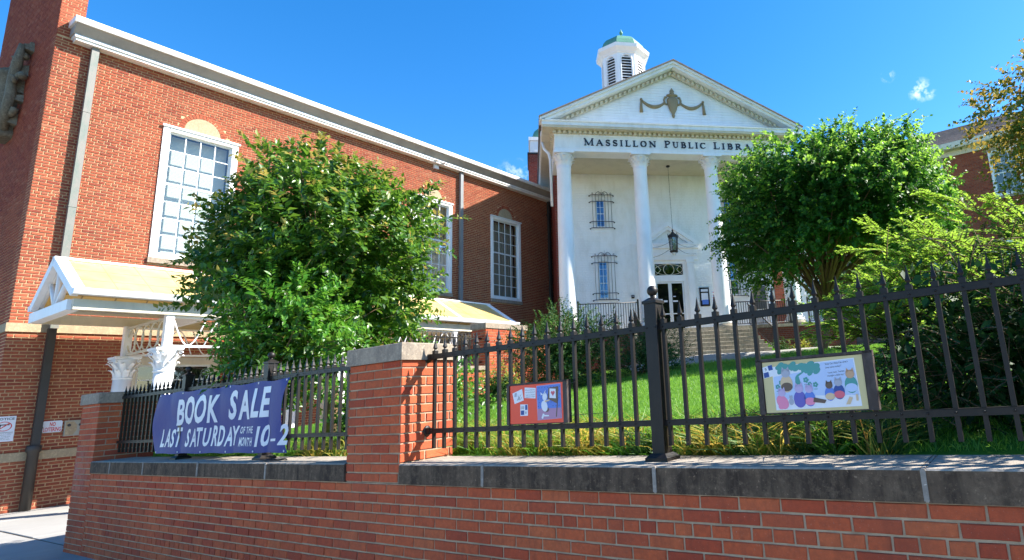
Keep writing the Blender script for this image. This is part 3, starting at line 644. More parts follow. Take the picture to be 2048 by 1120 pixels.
mb.add(vs,fs,True); sheet=T.part('sheet',mb,M['banner'])
def banner_text(txt,x0,x1,z0,z1,bold=.028,shear=.22,tilt=0,rag=.05):
    for_, spc = None, None
    # letter by letter, so the hand-lettered bounce shows
    widths=[]
    for ch in txt:
        if ch==' ': widths.append((None,.34)); continue
        v,f=text_mesh(ch,1,bold,shear,res=3); xs=[p[0] for p in v]; widths.append(((v,f,min(xs),max(xs)-min(xs)),max(xs)-min(xs)))
    gap=.055; tot=sum(w_[1] for w_ in widths)+gap*(len(widths)-1); s=(x1-x0)/tot; x=x0; H=z1-z0
    for (gl,wd) in widths:
        if gl is not None:
            v,f,mn,ww=gl; v,f=subdiv(v,f,.16); zs=[p[1] for p in v]; a,b=min(zs),max(zs)
            full=(b-a)>.3; dz=rng.uniform(-rag,rag)*H*.6; hh=H*(1+rng.uniform(-rag,rag)) if full else H*(b-a)/.72
            zb=z0+dz+(0 if full else H*.36); out_=[]; rr=rng.uniform(-.03,.03)
            for p in v:
                X=x+(p[0]-mn)*s; Z=zb+(p[1]-a)/(b-a)*hh+(X-x0)*tilt; X+=(Z-zb)*rr
                out_.append((X,bw(X,Z)-.0028,Z))
            mb=MB(); mb.add(out_,f); T.part('letter',mb,M['banner_letter'],sheet)
        x+=(wd+gap)*s
banner_text('BOOK',-8.15,-7.16,-.035,.255,.034,.18); banner_text('SALE',-6.92,-6.13,-.015,.262,.034,.16)
banner_text('LAST',-8.52,-7.98,-.268,-.070,.03,.28); banner_text('SATURDAY',-7.88,-6.69,-.268,-.075,.028,.25)
banner_text('OF THE',-6.68,-6.41,-.152,-.088,.022,.2); banner_text('MONTH',-6.685,-6.42,-.272,-.190,.022,.2)
banner_text('10',-6.37,-6.10,-.280,-.088,.03,.22); 
mb=MB(); mb.add([(x,bw(x,z)-.003,z) for x,z in ((-6.065,-.232),(-6.02,-.231),(-5.965,-.230),(-5.962,-.208),(-6.018,-.209),(-6.062,-.210))],[(0,1,4,5),(1,2,3,4)]); T.part('letter',mb,M['banner_letter'],sheet)
banner_text('2',-5.93,-5.79,-.270,-.085,.03,.22)
for i in range(6):
    for v in (.025,.975):
        x,z=bxz(.01+.98*i/5,v); mb=MB(); mb.lathe([(.010,0),(.010,.002),(.005,.003)],(0,0,0),10); mb.v=[(x+a,bw(x,z)-.001-c,z+b) for a,b,c in mb.v]; T.part('grommet',mb,M['gutter'],sheet)
for pts in ([(-5.80,YF-.05,.31),(-5.76,YF-.02,.34),(-5.74,YF-.02,.36)],[(-5.79,YF-.05,-.31),(-5.74,YF-.03,-.30),(-5.70,YF-.02,-.20)]):
    mb=MB(); mb.tube(pts,.003,5); T.part('tie_cord',mb,M['iron'])
mb=MB()
pts=[(-5.72-.10*math.cos(k*.8)-.01*k,2.80+.05*math.sin(k*.8),-.39+.004*(k%3)) for k in range(30)]; mb.tube(pts,.004,5); T.part('tie_cord',mb,M['iron'])
# ================================================================ helpers for facades
def wall_slab(mb,u0,u1,z0,z1,holes,d0,d1):
    us=sorted(set([u0,u1]+[h for H in holes for h in H[:2] if u0<h<u1]))
    for a,b in zip(us[:-1],us[1:]):
        hs_=sorted([H[2:4] for H in holes if H[0]<=a+1e-6 and H[1]>=b-1e-6]); z=z0
        for (p,q) in hs_:
            if p>z: mb.box(a,b,d0,d1,z,p)
            z=max(z,q)
        if z<z1: mb.box(a,b,d0,d1,z,z1)
def window(T,tf,u0,u1,z0,z1,cols,rows,frame=.10,sill=.13,back='blind',glassm='glass',casing='white',bar=.022,meet=None,bd=.22,silld=.06,partial=None):
    mb=MB(tf); fr=frame
    for (a,b,c,d) in ((u0,u0+fr,z0,z1),(u1-fr,u1,z0,z1),(u0+fr,u1-fr,z1-fr,z1),(u0+fr,u1-fr,z0,z0+fr*.8)): mb.box(a,b,-.10,.035,c,d)
    for (a,b,c,d) in ((u0+.03,u0+fr-.02,z0+.03,z1-.03),(u1-fr+.02,u1-.03,z0+.03,z1-.03),(u0+fr,u1-fr,z1-fr+.02,z1-.03)): mb.box(a,b,.0352,.045,c,d)
    W=T.part('window',mb,M[casing])
    a0,a1,b0,b1=u0+fr,u1-fr,z0+fr*.8,z1-fr
    mb=MB(tf); s=.045; pw=(a1-a0-2*s)/cols
    for (a,b,c,d) in ((a0,a0+s,b0,b1),(a1-s,a1,b0,b1),(a0+s,a1-s,b1-s,b1),(a0+s,a1-s,b0,b0+s)): mb.box(a,b,-.075,-.035,c,d)
    n=len(rows); tot=sum(rows); zs=[b0+s]; H=b1-b0-2*s-(.05 if len(rows)>1 else 0)
    edges=[]; z=b0+s
    for i,r in enumerate(rows):
        seg=H*r/tot
        for k in range(r):
            edges.append((z+seg*k/r,z+seg*(k+1)/r))
            if k: mb.box(a0+s,a1-s,-.068,-.040,z+seg*k/r-bar/2,z+seg*k/r+bar/2)
        z+=seg
        if i<n-1: mb.box(a0+s,a1-s,-.080,-.030,z,z+.05); z+=.05
    for c in range(1,cols): x=a0+s+pw*c; mb.box(x-bar/2,x+bar/2,-.0685,-.0395,b0+s,b1-s)
    T.part('sash',mb,M['sash'],W)
    for (p,q) in edges:
        for c in range(cols):
            x=a0+s+pw*c; mb=MB(tf); t=rng.uniform(-.003,.003); t2=rng.uniform(-.003,.003); mb.add([(x,-.056+t-t2,p),(x+pw,-.056-t-t2,p),(x+pw,-.056-t+t2,q),(x,-.056+t+t2,q)],[(0,1,2,3)]); T.part('pane',mb,M[glassm],W)
    if back:
        mb=MB(tf)
        if back=='curtain':
            nn=26
            for i in range(nn):
                x=a0+(a1-a0)*i/nn; x2=a0+(a1-a0)*(i+1)/nn; da=-.30-.03*(i%2); db=-.30-.03*((i+1)%2); mb.add([(x,da,b0),(x2,db,b0),(x2,db,b1),(x,da,b1)],[(0,1,2,3)])
        else: mb.box(a0,a1,-bd-.02,-bd,b0,b1)
        T.part('curtain' if back=='curtain' else 'blind',mb,M[back],W)
    if sill:
        mb=MB(tf); mb.box(u0-.02,u1+.02,-.08,silld,z0-sill,z0-.002); T.part('sill',mb,M['coping_cap'] if casing!='white_brick' else M['white_brick'],W)
    return W
def stroke(mb,pts,wd,d0,d1,tf2):
    """flat ribbon of width wd through pts (u,z), between depths d0,d1"""
    for (a,b) in zip(pts[:-1],pts[1:]):
        v=Vector((b[0]-a[0],b[1]-a[1])); L=v.length
        if L<1e-6: continue
        v/=L; n=Vector((-v.y,v.x))*wd/2; e=v*wd*.12
        q=[(a[0]+n.x-e.x,a[1]+n.y-e.y),(a[0]-n.x-e.x,a[1]-n.y-e.y),(b[0]-n.x+e.x,b[1]-n.y+e.y),(b[0]+n.x+e.x,b[1]+n.y+e.y)]
        mb.add([(p[0],d0,p[1]) for p in q]+[(p[0],d1,p[1]) for p in q],[(3,2,1,0),(4,5,6,7),(0,1,5,4),(1,2,6,5),(2,3,7,6),(3,0,4,7)])
# ================================================================ BRICK WING (left)
tfW=lambda u,d,z:(-17+d,u,z)
tfS=lambda u,d,z:(u,3.14-d,z)
WG=Thing('brick_wing','long orange-red brick wing with tall white windows, left of the portico','building',(-17,11,-1.47))
wins=[(5.15,6.75,3.80,7.13),(8.59,10.19,3.80,7.13),(12.03,13.63,3.80,7.13),(15.45,17.05,3.80,7.13)]
gwin=(5.02,6.75,-.45,1.48); gwin2=(9.2,10.9,-.45,1.48); gwin3=(13.0,14.7,-.45,1.48)
holes=wins+[gwin,gwin2,gwin3]
mb=MB(tfW); wall_slab(mb,3.14,19.05,-1.6,8.52,holes,-.36,-.006); WG.part('mortar_wall',mb,M['mortar_wing'])
mb=MB(tfW); mb.box(3.5,19.0,-5.2,-.9,-1.5,8.4); WG.part('interior',mb,M['dark'])
mb=MB(); mb.box(-22.15,-17.362,3.55,19.05,8.40,8.60); mb.box(-22.15,-21.9,3.56,19.05,-1.6,8.4); mb.box(-22.15,-17.362,18.9,19.0495,-1.6,8.4); WG.part('roof',mb,M['roofing'])
belts=[(-.535,-.368),(1.973,2.148)]
segs=[(-1.47,-.536),(-.367,1.972),(2.149,8.50)]
arch=[((a+b)/2,7.15,.50) for (a,b,_,_) in wins]
rects=[]
for i,(z0,z1) in enumerate(segs):
    bh=[(a-.001,b+.001,c-(.15 if c>3 else .1),d) for (a,b,c,d) in holes]
    rects+=brick_rects(3.14,19.05,z0+.004,z1,bh,7,(3,5,2)[i],arch if i==2 else (),.0495,.0165,.197)
lay_bricks(WG,None,rects,tfW,tf_side,M['brick_wing'],.006,190,lambda a:(17**2+((a[0]+a[1])/2)**2+((a[2]+a[3])/2-1)**2) if (a[0]>3.2 and a[2]>-.3 and a[0]<6.5) else None)
# street gable wall
sh=[]
mb=MB(tfS); wall_slab(mb,-22.15,-17.0065,-1.6,13.4,sh,-.36,-.006); mb.box(-22.15,-17.006,-.40,-.361,8.3,13.4); WG.part('mortar_wall',mb,M['mortar_wing'])
rects=[]
for i,(z0,z1) in enumerate([(-1.47,-.536),(-.367,1.972),(2.149,13.4)]): rects+=brick_rects(-22.15,-17,z0+.004,z1,sh,7,(3,5,2)[i],(),.0495,.0165,.197)
lay_bricks(WG,None,rects,tfS,tf_front,M['brick_wing'],.006,110,lambda a:abs((a[2]+a[3])/2-4.5)*2+abs(a[0]+17) if a[0]>-20 else None)
WG.part('brickwork',brick_mb(lambda u,d,z:(-17.006+d,u,z),brick_rects(3.14,3.55,8.55,13.4,(),7,2),.006),M['brick_wing'],kind='stuff')
mb=MB(); mb.box(-22.2,-16.96,3.09,3.6,13.402,13.52); WG.part('parapet_coping',mb,M['belt'])
for (z0,z1) in belts:
    u=3.10
    while u<19.05:
        e=min(u+1.9,19.05); mb=MB(tfW)
        if z0>1 or not any(h[0]<e and h[1]>u and h[2]<z0<h[3] for h in holes): mb.box(u+.003,e-.003,-.05,.035 if z0>1 else .03,z0,z1)
        else:
            cuts=[(u,e)]
            for h in holes:
                if h[2]<z0<h[3]:
                    nc=[]
                    for (s,t) in cuts:
                        if t<=h[0] or s>=h[1]: nc.append((s,t)); continue
                        if s<h[0]: nc.append((s,h[0]))
                        if t>h[1]: nc.append((h[1],t))
                    cuts=nc
            for (s,t) in cuts: mb.box(s+.003,t-.003,-.05,.03,z0,z1)
        if mb.v: WG.part('belt_stone',mb,M['belt'])
        u=e
    u=-22.15
    while u<-17.02: e=min(u+1.7,-16.97); mb=MB(tfS); mb.box(u+.003,e-.003,-.04,.034,z0+.001,z1-.001); WG.part('belt_stone',mb,M['belt']); u=e
for i,(a,b,c,d) in enumerate(wins):
    W=window(WG,tfW,a,b,c,d,4,[4,3],.13,.13,'blind' if i<2 else 'curtain','glass_sky' if i==2 else 'glass',bd=.30)
    cu=(a+b)/2; mb=MB(tfW); n=16
    pts=[(cu+.385*math.cos(PI*k/n),7.15+.40*math.sin(PI*k/n)) for k in range(n+1)]
    mb.add([(p[0],-.01,p[1]) for p in pts]+[(p[0],-.002,p[1]) for p in pts],[tuple(range(n,-1,-1)),tuple(range(n+1,2*n+2))]+[(k,k+1,n+2+k,n+1+k) for k in range(n)]); WG.part('lunette',mb,M['belt'],W)
    mb=MB(tfW)
    for k in range(19):
        t0=PI*(k+.09)/19; t1=PI*(k+.91)/19; q=[(r*math.cos(t),r*math.sin(t)) for r,t in ((.392,t0),(.505,t0),(.505,t1),(.392,t1))]
        mb.add([(cu+p[0],-.01,7.15+p[1]*1.03) for p in q]+[(cu+p[0],.004,7.15+p[1]*1.03) for p in q],[(0,1,2,3),(4,5,6,7),(0,1,5,4),(1,2,6,5),(2,3,7,6),(3,0,4,7)])
    WG.part('arch_brickwork',mb,M['brick_wing'],W,kind='stuff')
    mb=MB(tfW); mb.box(a-.03,b+.03,.0455,.075,7.085,7.135); WG.part('head_moulding',mb,M['sash'],W)
for (a,b,c,d) in (gwin,gwin2,gwin3): window(WG,tfW,a,b,c,d,4,[2,3],.16,.10,None,'glass','cream')
# cornice
def extr(T,name,prof,y0,y1,mat,tf=tfW):
    mb=MB(tf); n=len(prof)
    mb.add([(y0,p[0],p[1]) for p in prof]+[(y1,p[0],p[1]) for p in prof],[tuple(range(n)),tuple(range(2*n-1,n-1,-1))]+[(k,(k+1)%n,n+(k+1)%n,n+k) for k in range(n)])
    return T.part(name,mb,mat)
extr(WG,'cornice_soffit',[(-.05,8.44),(.23,8.44),(.23,8.50),(-.05,8.52)],3.40,19.1,M['trim_white'])
extr(WG,'cornice_fillet',[(.0,8.502),(.262,8.502),(.262,8.565),(.0,8.565)],3.37,19.1,M['trim_white'])
extr(WG,'cornice_fascia',[(.0,8.567),(.245,8.567),(.27,8.60),(.40,8.745),(.43,8.765),(.0,8.765)],3.34,19.1,M['trim_grey'])
extr(WG,'cornice_crown',[(.0,8.767),(.455,8.767),(.47,8.80),(.47,8.905),(-.4,8.93)],3.30,19.12,M['trim_white'])
# downspouts
def leader(T,w,z0,z1,mat,name='downspout',wd=.062,d=.05,dp=.10):
    mb=MB(tfW); mb.box(w-wd,w+wd,d,d+dp,z0,z1)
    z=z0+.4
    while z<z1: mb.box(w-wd-.006,w+wd+.006,d-.045,d+dp+.006,z,z+.03); z+=2.2
    return T.part(name,mb,M[mat])
leader(WG,3.755,2.05,8.44,'downspout',d=.06); leader(WG,3.735,-.34,2.048,'downspout_dark',d=.06)
mb=MB(tfW); mb.lathe([(.085,-1.47),(.085,-.40),(.115,-.36),(.115,-.27),(.09,-.25)],(3.725,.12,0),10); WG.part('downspout_boot',mb,M['downspout_dark'])
leader(WG,13.97,2.2,8.44,'pipe_grey'); leader(WG,18.72,-1.4,8.44,'downspout_dark')
# carved ornament on the street gable
mb=MB(tfS)
mb.lathe([(.30,6.75),(.36,6.85),(.30,6.95),(.29,7.9),(.33,8.25),(.40,8.35),(.34,8.42),(.1,8.5)],(-19.62,.10,0),14)
def volute(u,z,r,s_,turn=1):
    mb.tube([(u+s_*r*(1-k/17)*math.cos(k*.55*turn),.10+.012*k,z+r*(1-k/17)*math.sin(k*.55*turn)) for k in range(15)],[.075-.0035*k for k in range(15)],6)
for s_ in (-1,1):
    c_=-19.62; volute(c_+s_*.62,8.55,.22,s_); volute(c_+s_*.52,7.35,.17,s_,-1); volute(c_+s_*.80,8.02,.14,s_)
    for (du,z,h,w_) in ((.42,7.0,.30,.12),(.50,7.75,.34,.16),(.62,8.15,.30,.18),(.84,8.72,.22,.14),(.66,7.5,.2,.1)):
        x=c_+s_*du; mb.add([(x-w_,.0,z),(x+w_,.0,z),(x+w_*.7,.0,z+h),(x-w_*.7,.0,z+h),(x-w_*.6,.20,z+.05),(x+w_*.6,.20,z+.05),(x+w_*.4,.17,z+h-.05),(x-w_*.4,.17,z+h-.05)],[(4,5,6,7),(0,1,5,4),(1,2,6,5),(2,3,7,6),(3,0,4,7)])
mb.box(-20.6,-18.72,-.01,.07,8.86,8.98)
mb.tube([(-19.3,.15,6.9),(-19.1,.22,7.2),(-18.95,.2,7.6),(-19.05,.2,8.0),(-18.85,.2,8.4),(-18.7,.2,8.85)],[.07,.09,.1,.09,.1,.05],7)
mb.tube([(-20.0,.15,6.9),(-20.2,.22,7.2),(-20.3,.2,7.6),(-20.2,.2,8.0),(-20.4,.2,8.4),(-20.5,.2,8.85)],[.07,.09,.1,.09,.1,.05],7)
WG.part('carved_ornament',mb,M['carved'])
# signs and fixtures on the wing
T=Thing('notice_sign','white NOTICE sign with red prohibition circle at the wing corner','sign',(-17,3.3,-.14))
mb=MB(tfW); u0,u1,z0,z1=3.155,3.446,-.14,.335; mb.box(u0,u1,.008,.014,z0,z1); T.part('plate',mb,M['paper'])
def sign_text(T,lines,mat,tf,d):
    for (tx,u,z,h,wd,b) in lines:
        mb=MB(); put_text(mb,tx,0,0,0,h,b,width=wd); mb.v=[tf(u+x,d,z+zz) for (x,_,zz) in mb.v]; T.part('lettering',mb,M[mat])
sign_text(T,[('NOTICE',3.17,.265,.042,.255,.02)],'ink',tfW,.0155)
mb=MB(tfW)
for k in range(24):
    a=2*PI*k/24;b=2*PI*(k+1)/24; q=[(.092,a),(.106,a),(.106,b),(.092,b)]; mb.add([(3.298+r*math.cos(t),.0155,.145+r*.85*math.sin(t)) for r,t in q],[(0,1,2,3)])
mb.add([(3.225,.0157,.095),(3.237,.0157,.083),(3.372,.0157,.195),(3.36,.0157,.207)],[(0,1,2,3)]); T.part('prohibition_ring',mb,M['red_print'])
mb=MB(tfW); mb.add([(3.225,.0152,.165),(3.37,.0152,.165),(3.37,.0152,.185),(3.225,.0152,.185)],[(0,1,2,3)]); mb.add([(3.225,.0152,.12),(3.25,.0152,.12),(3.262,.0152,.166),(3.232,.0152,.166)],[(0,1,2,3)]); mb.box(3.17,3.43,.0142,.0150,.028,.034); T.part('symbol',mb,M['ink'])
sign_text(T,[('Carrying firearms or weapons',3.175,.005,.016,.25,.0),('is not allowed on these',3.18,-.022,.016,.23,.0),('premises at any time',3.18,-.05,.016,.22,0),('under penalty of law',3.185,-.078,.016,.20,0),('no exceptions are made',3.18,-.106,.014,.22,0)],'ink',tfW,.0155)
T=Thing('no_loitering_sign','small white sign with red NO LOITERING lettering beside dark downspout','sign',(-17,3.95,-.025))
mb=MB(tfW); c=.02; u0,u1,z0,z1=3.825,4.108,-.028,.198; mb.prism([(u0,z0+c),(u0+c,z0),(u1-c,z0),(u1,z0+c),(u1,z1-c),(u1-c,z1),(u0+c,z1),(u0,z1-c)],1,.008,.013); T.part('plate',mb,M['paper'])
sign_text(T,[('NO',3.925,.095,.078,.085,.03),('LOITERING',3.84,-.005,.078,.255,.025)],'red_print',tfW,.0145)
T=Thing('metal_box','dull metal wall box with two round holes next to end pier','box',(-17,4.37,-.12))
mb=MB(tfW); mb.box(4.135,4.47,.005,.06,-.125,.175); mb.box(4.13,4.475,.0,.075,.1752,.185); T.part('body',mb,M['steel'])
for u in (4.20,4.37):
    mb=MB(tfW); n=12; mb.add([(u+.03*math.cos(2*PI*k/n),.0612,.09+.03*math.sin(2*PI*k/n)) for k in range(n)],[tuple(range(n))]); T.part('hole',mb,M['ink'])
mb=MB(tfW); mb.add([(4.15,.0606,.16),(4.27,.0606,.16),(4.32,.0606,.09),(4.32,.0606,-.02),(4.27,.0606,-.11),(4.15,.0606,-.11)],[(0,1,2,3,4,5)]); T.part('rust_patch',mb,M['belt'])
T=Thing('floodlight','twin white security floodlight under the wing cornice','lamp',(-17,12.85,8.3))
mb=MB(tfW); mb.box(12.80,12.98,.0,.09,8.28,8.42); T.part('housing',mb,M['gutter'])
for s in (-.16,.16):
    mb=MB(); mb.lathe([(.025,0),(.05,.05),(.065,.15),(.06,.155)],(0,0,0),12); P=[]
    for (x,y,z) in mb.v: P.append(tfW(12.89+s+x,.14+y+z*.8,8.52-z*.25+y*.3))
    mb.v=P; T.part('lamp_head',mb,M['gutter'])
    mb=MB(tfW); mb.tube([(12.89,.06,8.40),(12.89+s*.6,.10,8.46),(12.89+s,.14,8.52)],.012,6); T.part('arm',mb,M['iron'])
mb=MB(tfW); mb.tube([(13.0,.03,8.33),(13.5,.03,8.31),(13.88,.03,8.30)],.010,6); T.part('conduit',mb,M['pipe_grey'])
# ================================================================ CANOPY
CN=Thing('walkway_canopy','long gabled white canopy with tan roof panels over the sunken walk','canopy',(-14.5,8,-1.39),K=1.058)
RX,RZ=-14.5,3.0; FX,FZ=-13.25,2.25; BX,BZ=-15.50,2.24
CW0,CW1=3.15,13.05
def slope_pt(side,s,lift=0):
    ex,ez=(FX,FZ) if side else (BX,BZ); dx,dz=ex-RX,ez-RZ; L=math.hypot(dx,dz); nx_,nz_=(-dz/L,dx/L) if side else (dz/L,-dx/L)
    if nz_<0: nx_,nz_=-nx_,-nz_
    return (RX+dx*s+nx_*lift,RZ+dz*s+nz_*lift)
NP=20; pw=(CW1-CW0-.12)/NP
for side in (0,1):
    for i in range(NP):
        for j in range(3):
            a=CW0+.06+pw*i+.006; b=a+pw-.012; s0=.035+.315*j+.006; s1=.035+.315*(j+1)-.006
            p=[slope_pt(side,s0,0),slope_pt(side,s1,0),slope_pt(side,s1,.02),slope_pt(side,s0,.02)]
            mb=MB(); mb.add([(q[0],a,q[1]) for q in p]+[(q[0],b,q[1]) for q in p],[(0,1,2,3),(7,6,5,4),(0,1,5,4),(1,2,6,5),(2,3,7,6),(3,0,4,7)]); CN.part('roof_panel',mb,M['panel'])
    mb=MB()
    def bar(y0,y1,s0,s1,l0,l1):
        p=[slope_pt(side,s0,l0),slope_pt(side,s1,l0),slope_pt(side,s1,l1),slope_pt(side,s0,l1)]
        mb.add([(q[0],y0,q[1]) for q in p]+[(q[0],y1,q[1]) for q in p],[(0,1,2,3),(7,6,5,4),(0,1,5,4),(1,2,6,5),(2,3,7,6),(3,0,4,7)])
    for i in range(NP+1):
        y=CW0+.06+pw*i; big=(i%4==0)
        if not big: continue
        mb=MB(); bar(y-(.05 if big else .009),y+(.05 if big else .009),.0,.985,-.02,.032 if big else .0195); CN.part('roof_rib',mb,M['white'])
    for (ya,yb) in ((CW0-.06,CW0+.03),(CW1-.03,CW1+.06)): mb=MB(); bar(ya,yb,-.01,1.0,-.10,.04); CN.part('barge_board',mb,M['white'])
    mb=MB()
    for i in range(NP+1):
        y=CW0+.06+pw*i
        if i%4: bar(y-.009,y+.009,.0,.985,-.02,.0165)
    for j in range(4): s=.035+.315*j; bar(CW0,CW1,s-.006,s+.006,-.018,.0155)
    CN.part('roof_seam',mb,M['seam'],kind='stuff')
mb=MB(); mb.box(RX-.06,RX+.06,CW0-.06,CW1+.06,RZ+.0,RZ+.045); CN.part('ridge_cap',mb,M['white'])
mb=MB(); mb.prism([(FX+.0,FZ-.07),(FX+.09,FZ-.06),(FX+.12,FZ+.03),(FX+.12,FZ+.04),(FX+.0,FZ+.035)],1,CW0-.06,CW1+.06); CN.part('gutter',mb,M['gutter'])
mb=MB(); mb.prism([(BX-.12,BZ+.04),(BX-.09,BZ-.06),(BX,BZ-.07),(BX,BZ+.035)],1,CW0-.06,CW1+.06); CN.part('gutter',mb,M['gutter'])
mb=MB(); mb.box(-13.45,-13.33,CW0,CW1,1.95,2.13); CN.part('front_beam',mb,M['cream'])
mb=MB(); mb.box(-15.47,-15.39,CW0,CW1,1.95,2.13); CN.part('rear_beam',mb,M['cream'])
for y in (CW0+.06,)+tuple(CW0+.06+pw*k for k in (4,8,12,16))+(CW1-.06,):
    mb=MB(); mb.box(-15.388,-13.45,y-.05,y+.05,1.952,2.125)
    for side in (0,1):
        for (f,) in ((.45,),):
            p=slope_pt(side,f,-.06); mb.tube([(RX,y,2.10),(p[0],y,p[1])],.05,4)
        p=slope_pt(side,.0,-.06); q=slope_pt(side,.93,-.06); mb.tube([(p[0],y,p[1]),(q[0],y,q[1])],.045,4)
    mb.tube([(RX,y,2.1),(RX,y,2.94)],.05,4); CN.part('truss',mb,M['white'])
mb=MB(); mb.box(-15.47,-13.43,CW0-.055,CW0+.008,1.95,2.13); CN.part('gable_beam',mb,M['white'])
def corinthian(mb,c,z0,h,r,n=16,leaves=8,scroll=True):
    x,y=c
    mb.lathe([(r*1.02,z0),(r*1.10,z0+h*.02),(r*1.10,z0+h*.06),(r*.98,z0+h*.08),(r*.98,z0+h*.5),(r*1.15,z0+h*.75),(r*1.45,z0+h*.88)],(x,y,0),n)
    for row,(zb,hh,rr,off) in enumerate(((.08,.34,1.38,0),(.28,.44,1.62,.5))):
        for k in range(leaves):
            a=2*PI*(k+off)/leaves; ca,sa=math.cos(a),math.sin(a); wd=r*.36
            pr=[(r*1.0,zb,.9),(r*1.08,zb+hh*.5,1.0),(r*rr*.95,zb+hh*.85,.8),(r*rr*1.08,zb+hh,.5),(r*rr*1.14,zb+hh*.88,.25)]
            vs=[];fs=[]
            for (rad,zz,wf) in pr:
                for s,dr in ((-1,-.10),(0,.06),(1,-.10)): R=rad+dr*r; vs.append((x+ca*R-sa*s*wd*wf,y+sa*R+ca*s*wd*wf,z0+h*zz))
            for i in range(len(pr)-1):
                for j in range(2): q=i*3+j; fs.append((q,q+1,q+4,q+3))
            mb.add(vs,fs,True)
    q=r*1.62; zt=z0+h
    for k in range(4):
        a=PI/4+k*PI/2; R=q*1.16
        if scroll:
            pts=[]
            for t in range(12): an=t*.62; rr=r*.24*(1-t/14); pts.append((x+math.cos(a)*(R-r*.22+rr*math.cos(an)),y+math.sin(a)*(R-r*.22+rr*math.cos(an)),z0+h*.78+rr*math.sin(an)))
            mb.tube(pts,r*.07,5)
    vs=[];n2=32
    for zz,s in ((zt-h*.12,.93),(zt-h*.07,1.0),(zt,1.0)):
        for k in range(n2):
            a=2*PI*k/n2; m_=max(abs(math.cos(a)),abs(math.sin(a))); R=q*s/m_; f=abs(math.sin(2*a)); R*=(1-.12*(1-f))
            vs.append((x+R*math.cos(a)*.88,y+R*math.sin(a)*.88,zz))
    fs=[(i*n2+k,i*n2+(k+1)%n2,(i+1)*n2+(k+1)%n2,(i+1)*n2+k) for i in range(2) for k in range(n2)]+[tuple(range(2*n2,3*n2)),tuple(range(n2))[::-1]]
    mb.add(vs,fs)
for iy,y in enumerate((4.48,7.68,10.88)):
    for x in (-13.42,-15.35):
        mb=MB(); mb.lathe([(.17,-1.47),(.19,-1.44),(.17,-1.3),(.158,-1.2),(.155,0),(.142,.92)],(x,y,0),20); co=CN.part('column',mb,M['white'])
        mb=MB(); corinthian(mb,(x,y),.90,.44,.145); CN.part('capital',mb,M['white'],co)
        mb=MB(); mb.box(x-.062,x+.062,y-.062,y+.062,1.342,1.952); CN.part('post',mb,M['white'],co)
    # lattice of ovals across the walk
    mb=MB(); mb.box(-15.285,-13.485,y-.02,y+.02,1.36,1.40); mb.box(-15.285,-13.485,y-.02,y+.02,1.89,1.93)
    for k in range(5):
        cx=-15.285+.18+.36*k
        for (rr) in (.165,): mb.tube([(cx+rr*1.25*math.cos(2*PI*t/20),y,1.645+.245*math.sin(2*PI*t/20)) for t in range(21)],.014,5)
    CN.part('lattice_panel',mb,M['cream'])
for (ya,yb) in ((4.545,7.615),(7.745,10.815)):
    for x in (-13.42,-15.35):
        mb=MB(); mb.box(x-.02,x+.02,ya,yb,1.36,1.40); mb.box(x-.018,x+.018,ya,yb,1.905,1.945); nn=6; sp=(yb-ya)/nn
        for k in range(nn):
            c=ya+sp*(k+.5); mb.tube([(x,c-sp*.5+sp*t/12,1.40+.50*math.sin(PI*t/12)**1 if k%2 else 1.90-.50*math.sin(PI*t/12)) for t in range(13)],.012,5)
        CN.part('lattice_panel',mb,M['white'])
# ================================================================ PORTICO HOUSE
tfP=lambda u,d,z:(u,-d,z)
def at_t(t): return lambda u,d,z:(u,t-d,z)
def pbricks(*a,**k): return brick_rects(*a,BH=BH/KP,GAP=GAP/KP,BL=BL/KP,CZ=CZ/KP,**k)
H=Thing('portico_house','white columned portico building with pediment and black lettering on its frieze','building',(5.86,4,1.0),FP)
TB=3.0; tfB=at_t(TB)
PW=[(1.84,2.40,8.90,10.52),(1.84,2.42,4.89,7.03),(9.32,9.90,8.90,10.52),(9.32,9.90,4.87,7.02)]
door=(4.90,6.72,2.75,6.88)
holes=[(a,b,c,d) for a,b,c,d in PW]+[door]
mb=MB(tfB); wall_slab(mb,.1,11.92,1.0,12.4,holes,-.35,-.003); H.part('wall_core',mb,M['white_brick'])
H.part('painted_brickwork',brick_mb(tfB,pbricks(.1,11.92,2.76,12.1,[(a-.0,b+.0,c,d) for a,b,c,d in holes],7,3),.010,.004),M['white_brick'],kind='stuff')
mb=MB(tfB); mb.box(11.925,12.6,-.3,.22,1.0,12.3); H.part('mortar_core',mb,M['mortar_dark'])
H.part('brickwork',brick_mb(lambda u,d,z:(u,TB-.22-d,z),pbricks(11.925,12.6,2.76,12.1,(),7,3),.006),M['brick_wing'],kind='stuff')
H.part('brickwork',brick_mb(lambda u,d,z:(12.6+d,u,z),pbricks(TB-.2,TB+.3,2.76,12.1,(),7,3),.006),M['brick_wing'],kind='stuff')
mb=MB(tfB); mb.box(-.35,.095,-5.2,.0,-1.0,12.3); H.part('mortar_core',mb,M['mortar_dark'])
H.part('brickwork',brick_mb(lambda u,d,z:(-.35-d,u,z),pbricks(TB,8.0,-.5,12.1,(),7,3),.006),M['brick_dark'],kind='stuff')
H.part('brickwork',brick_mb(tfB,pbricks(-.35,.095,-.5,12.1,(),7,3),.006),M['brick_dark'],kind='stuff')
mb=MB(); mb.box(-.1,12.8,3.36,14,1.0,13.3); H.part('house_body',mb,M['mortar_dark'])
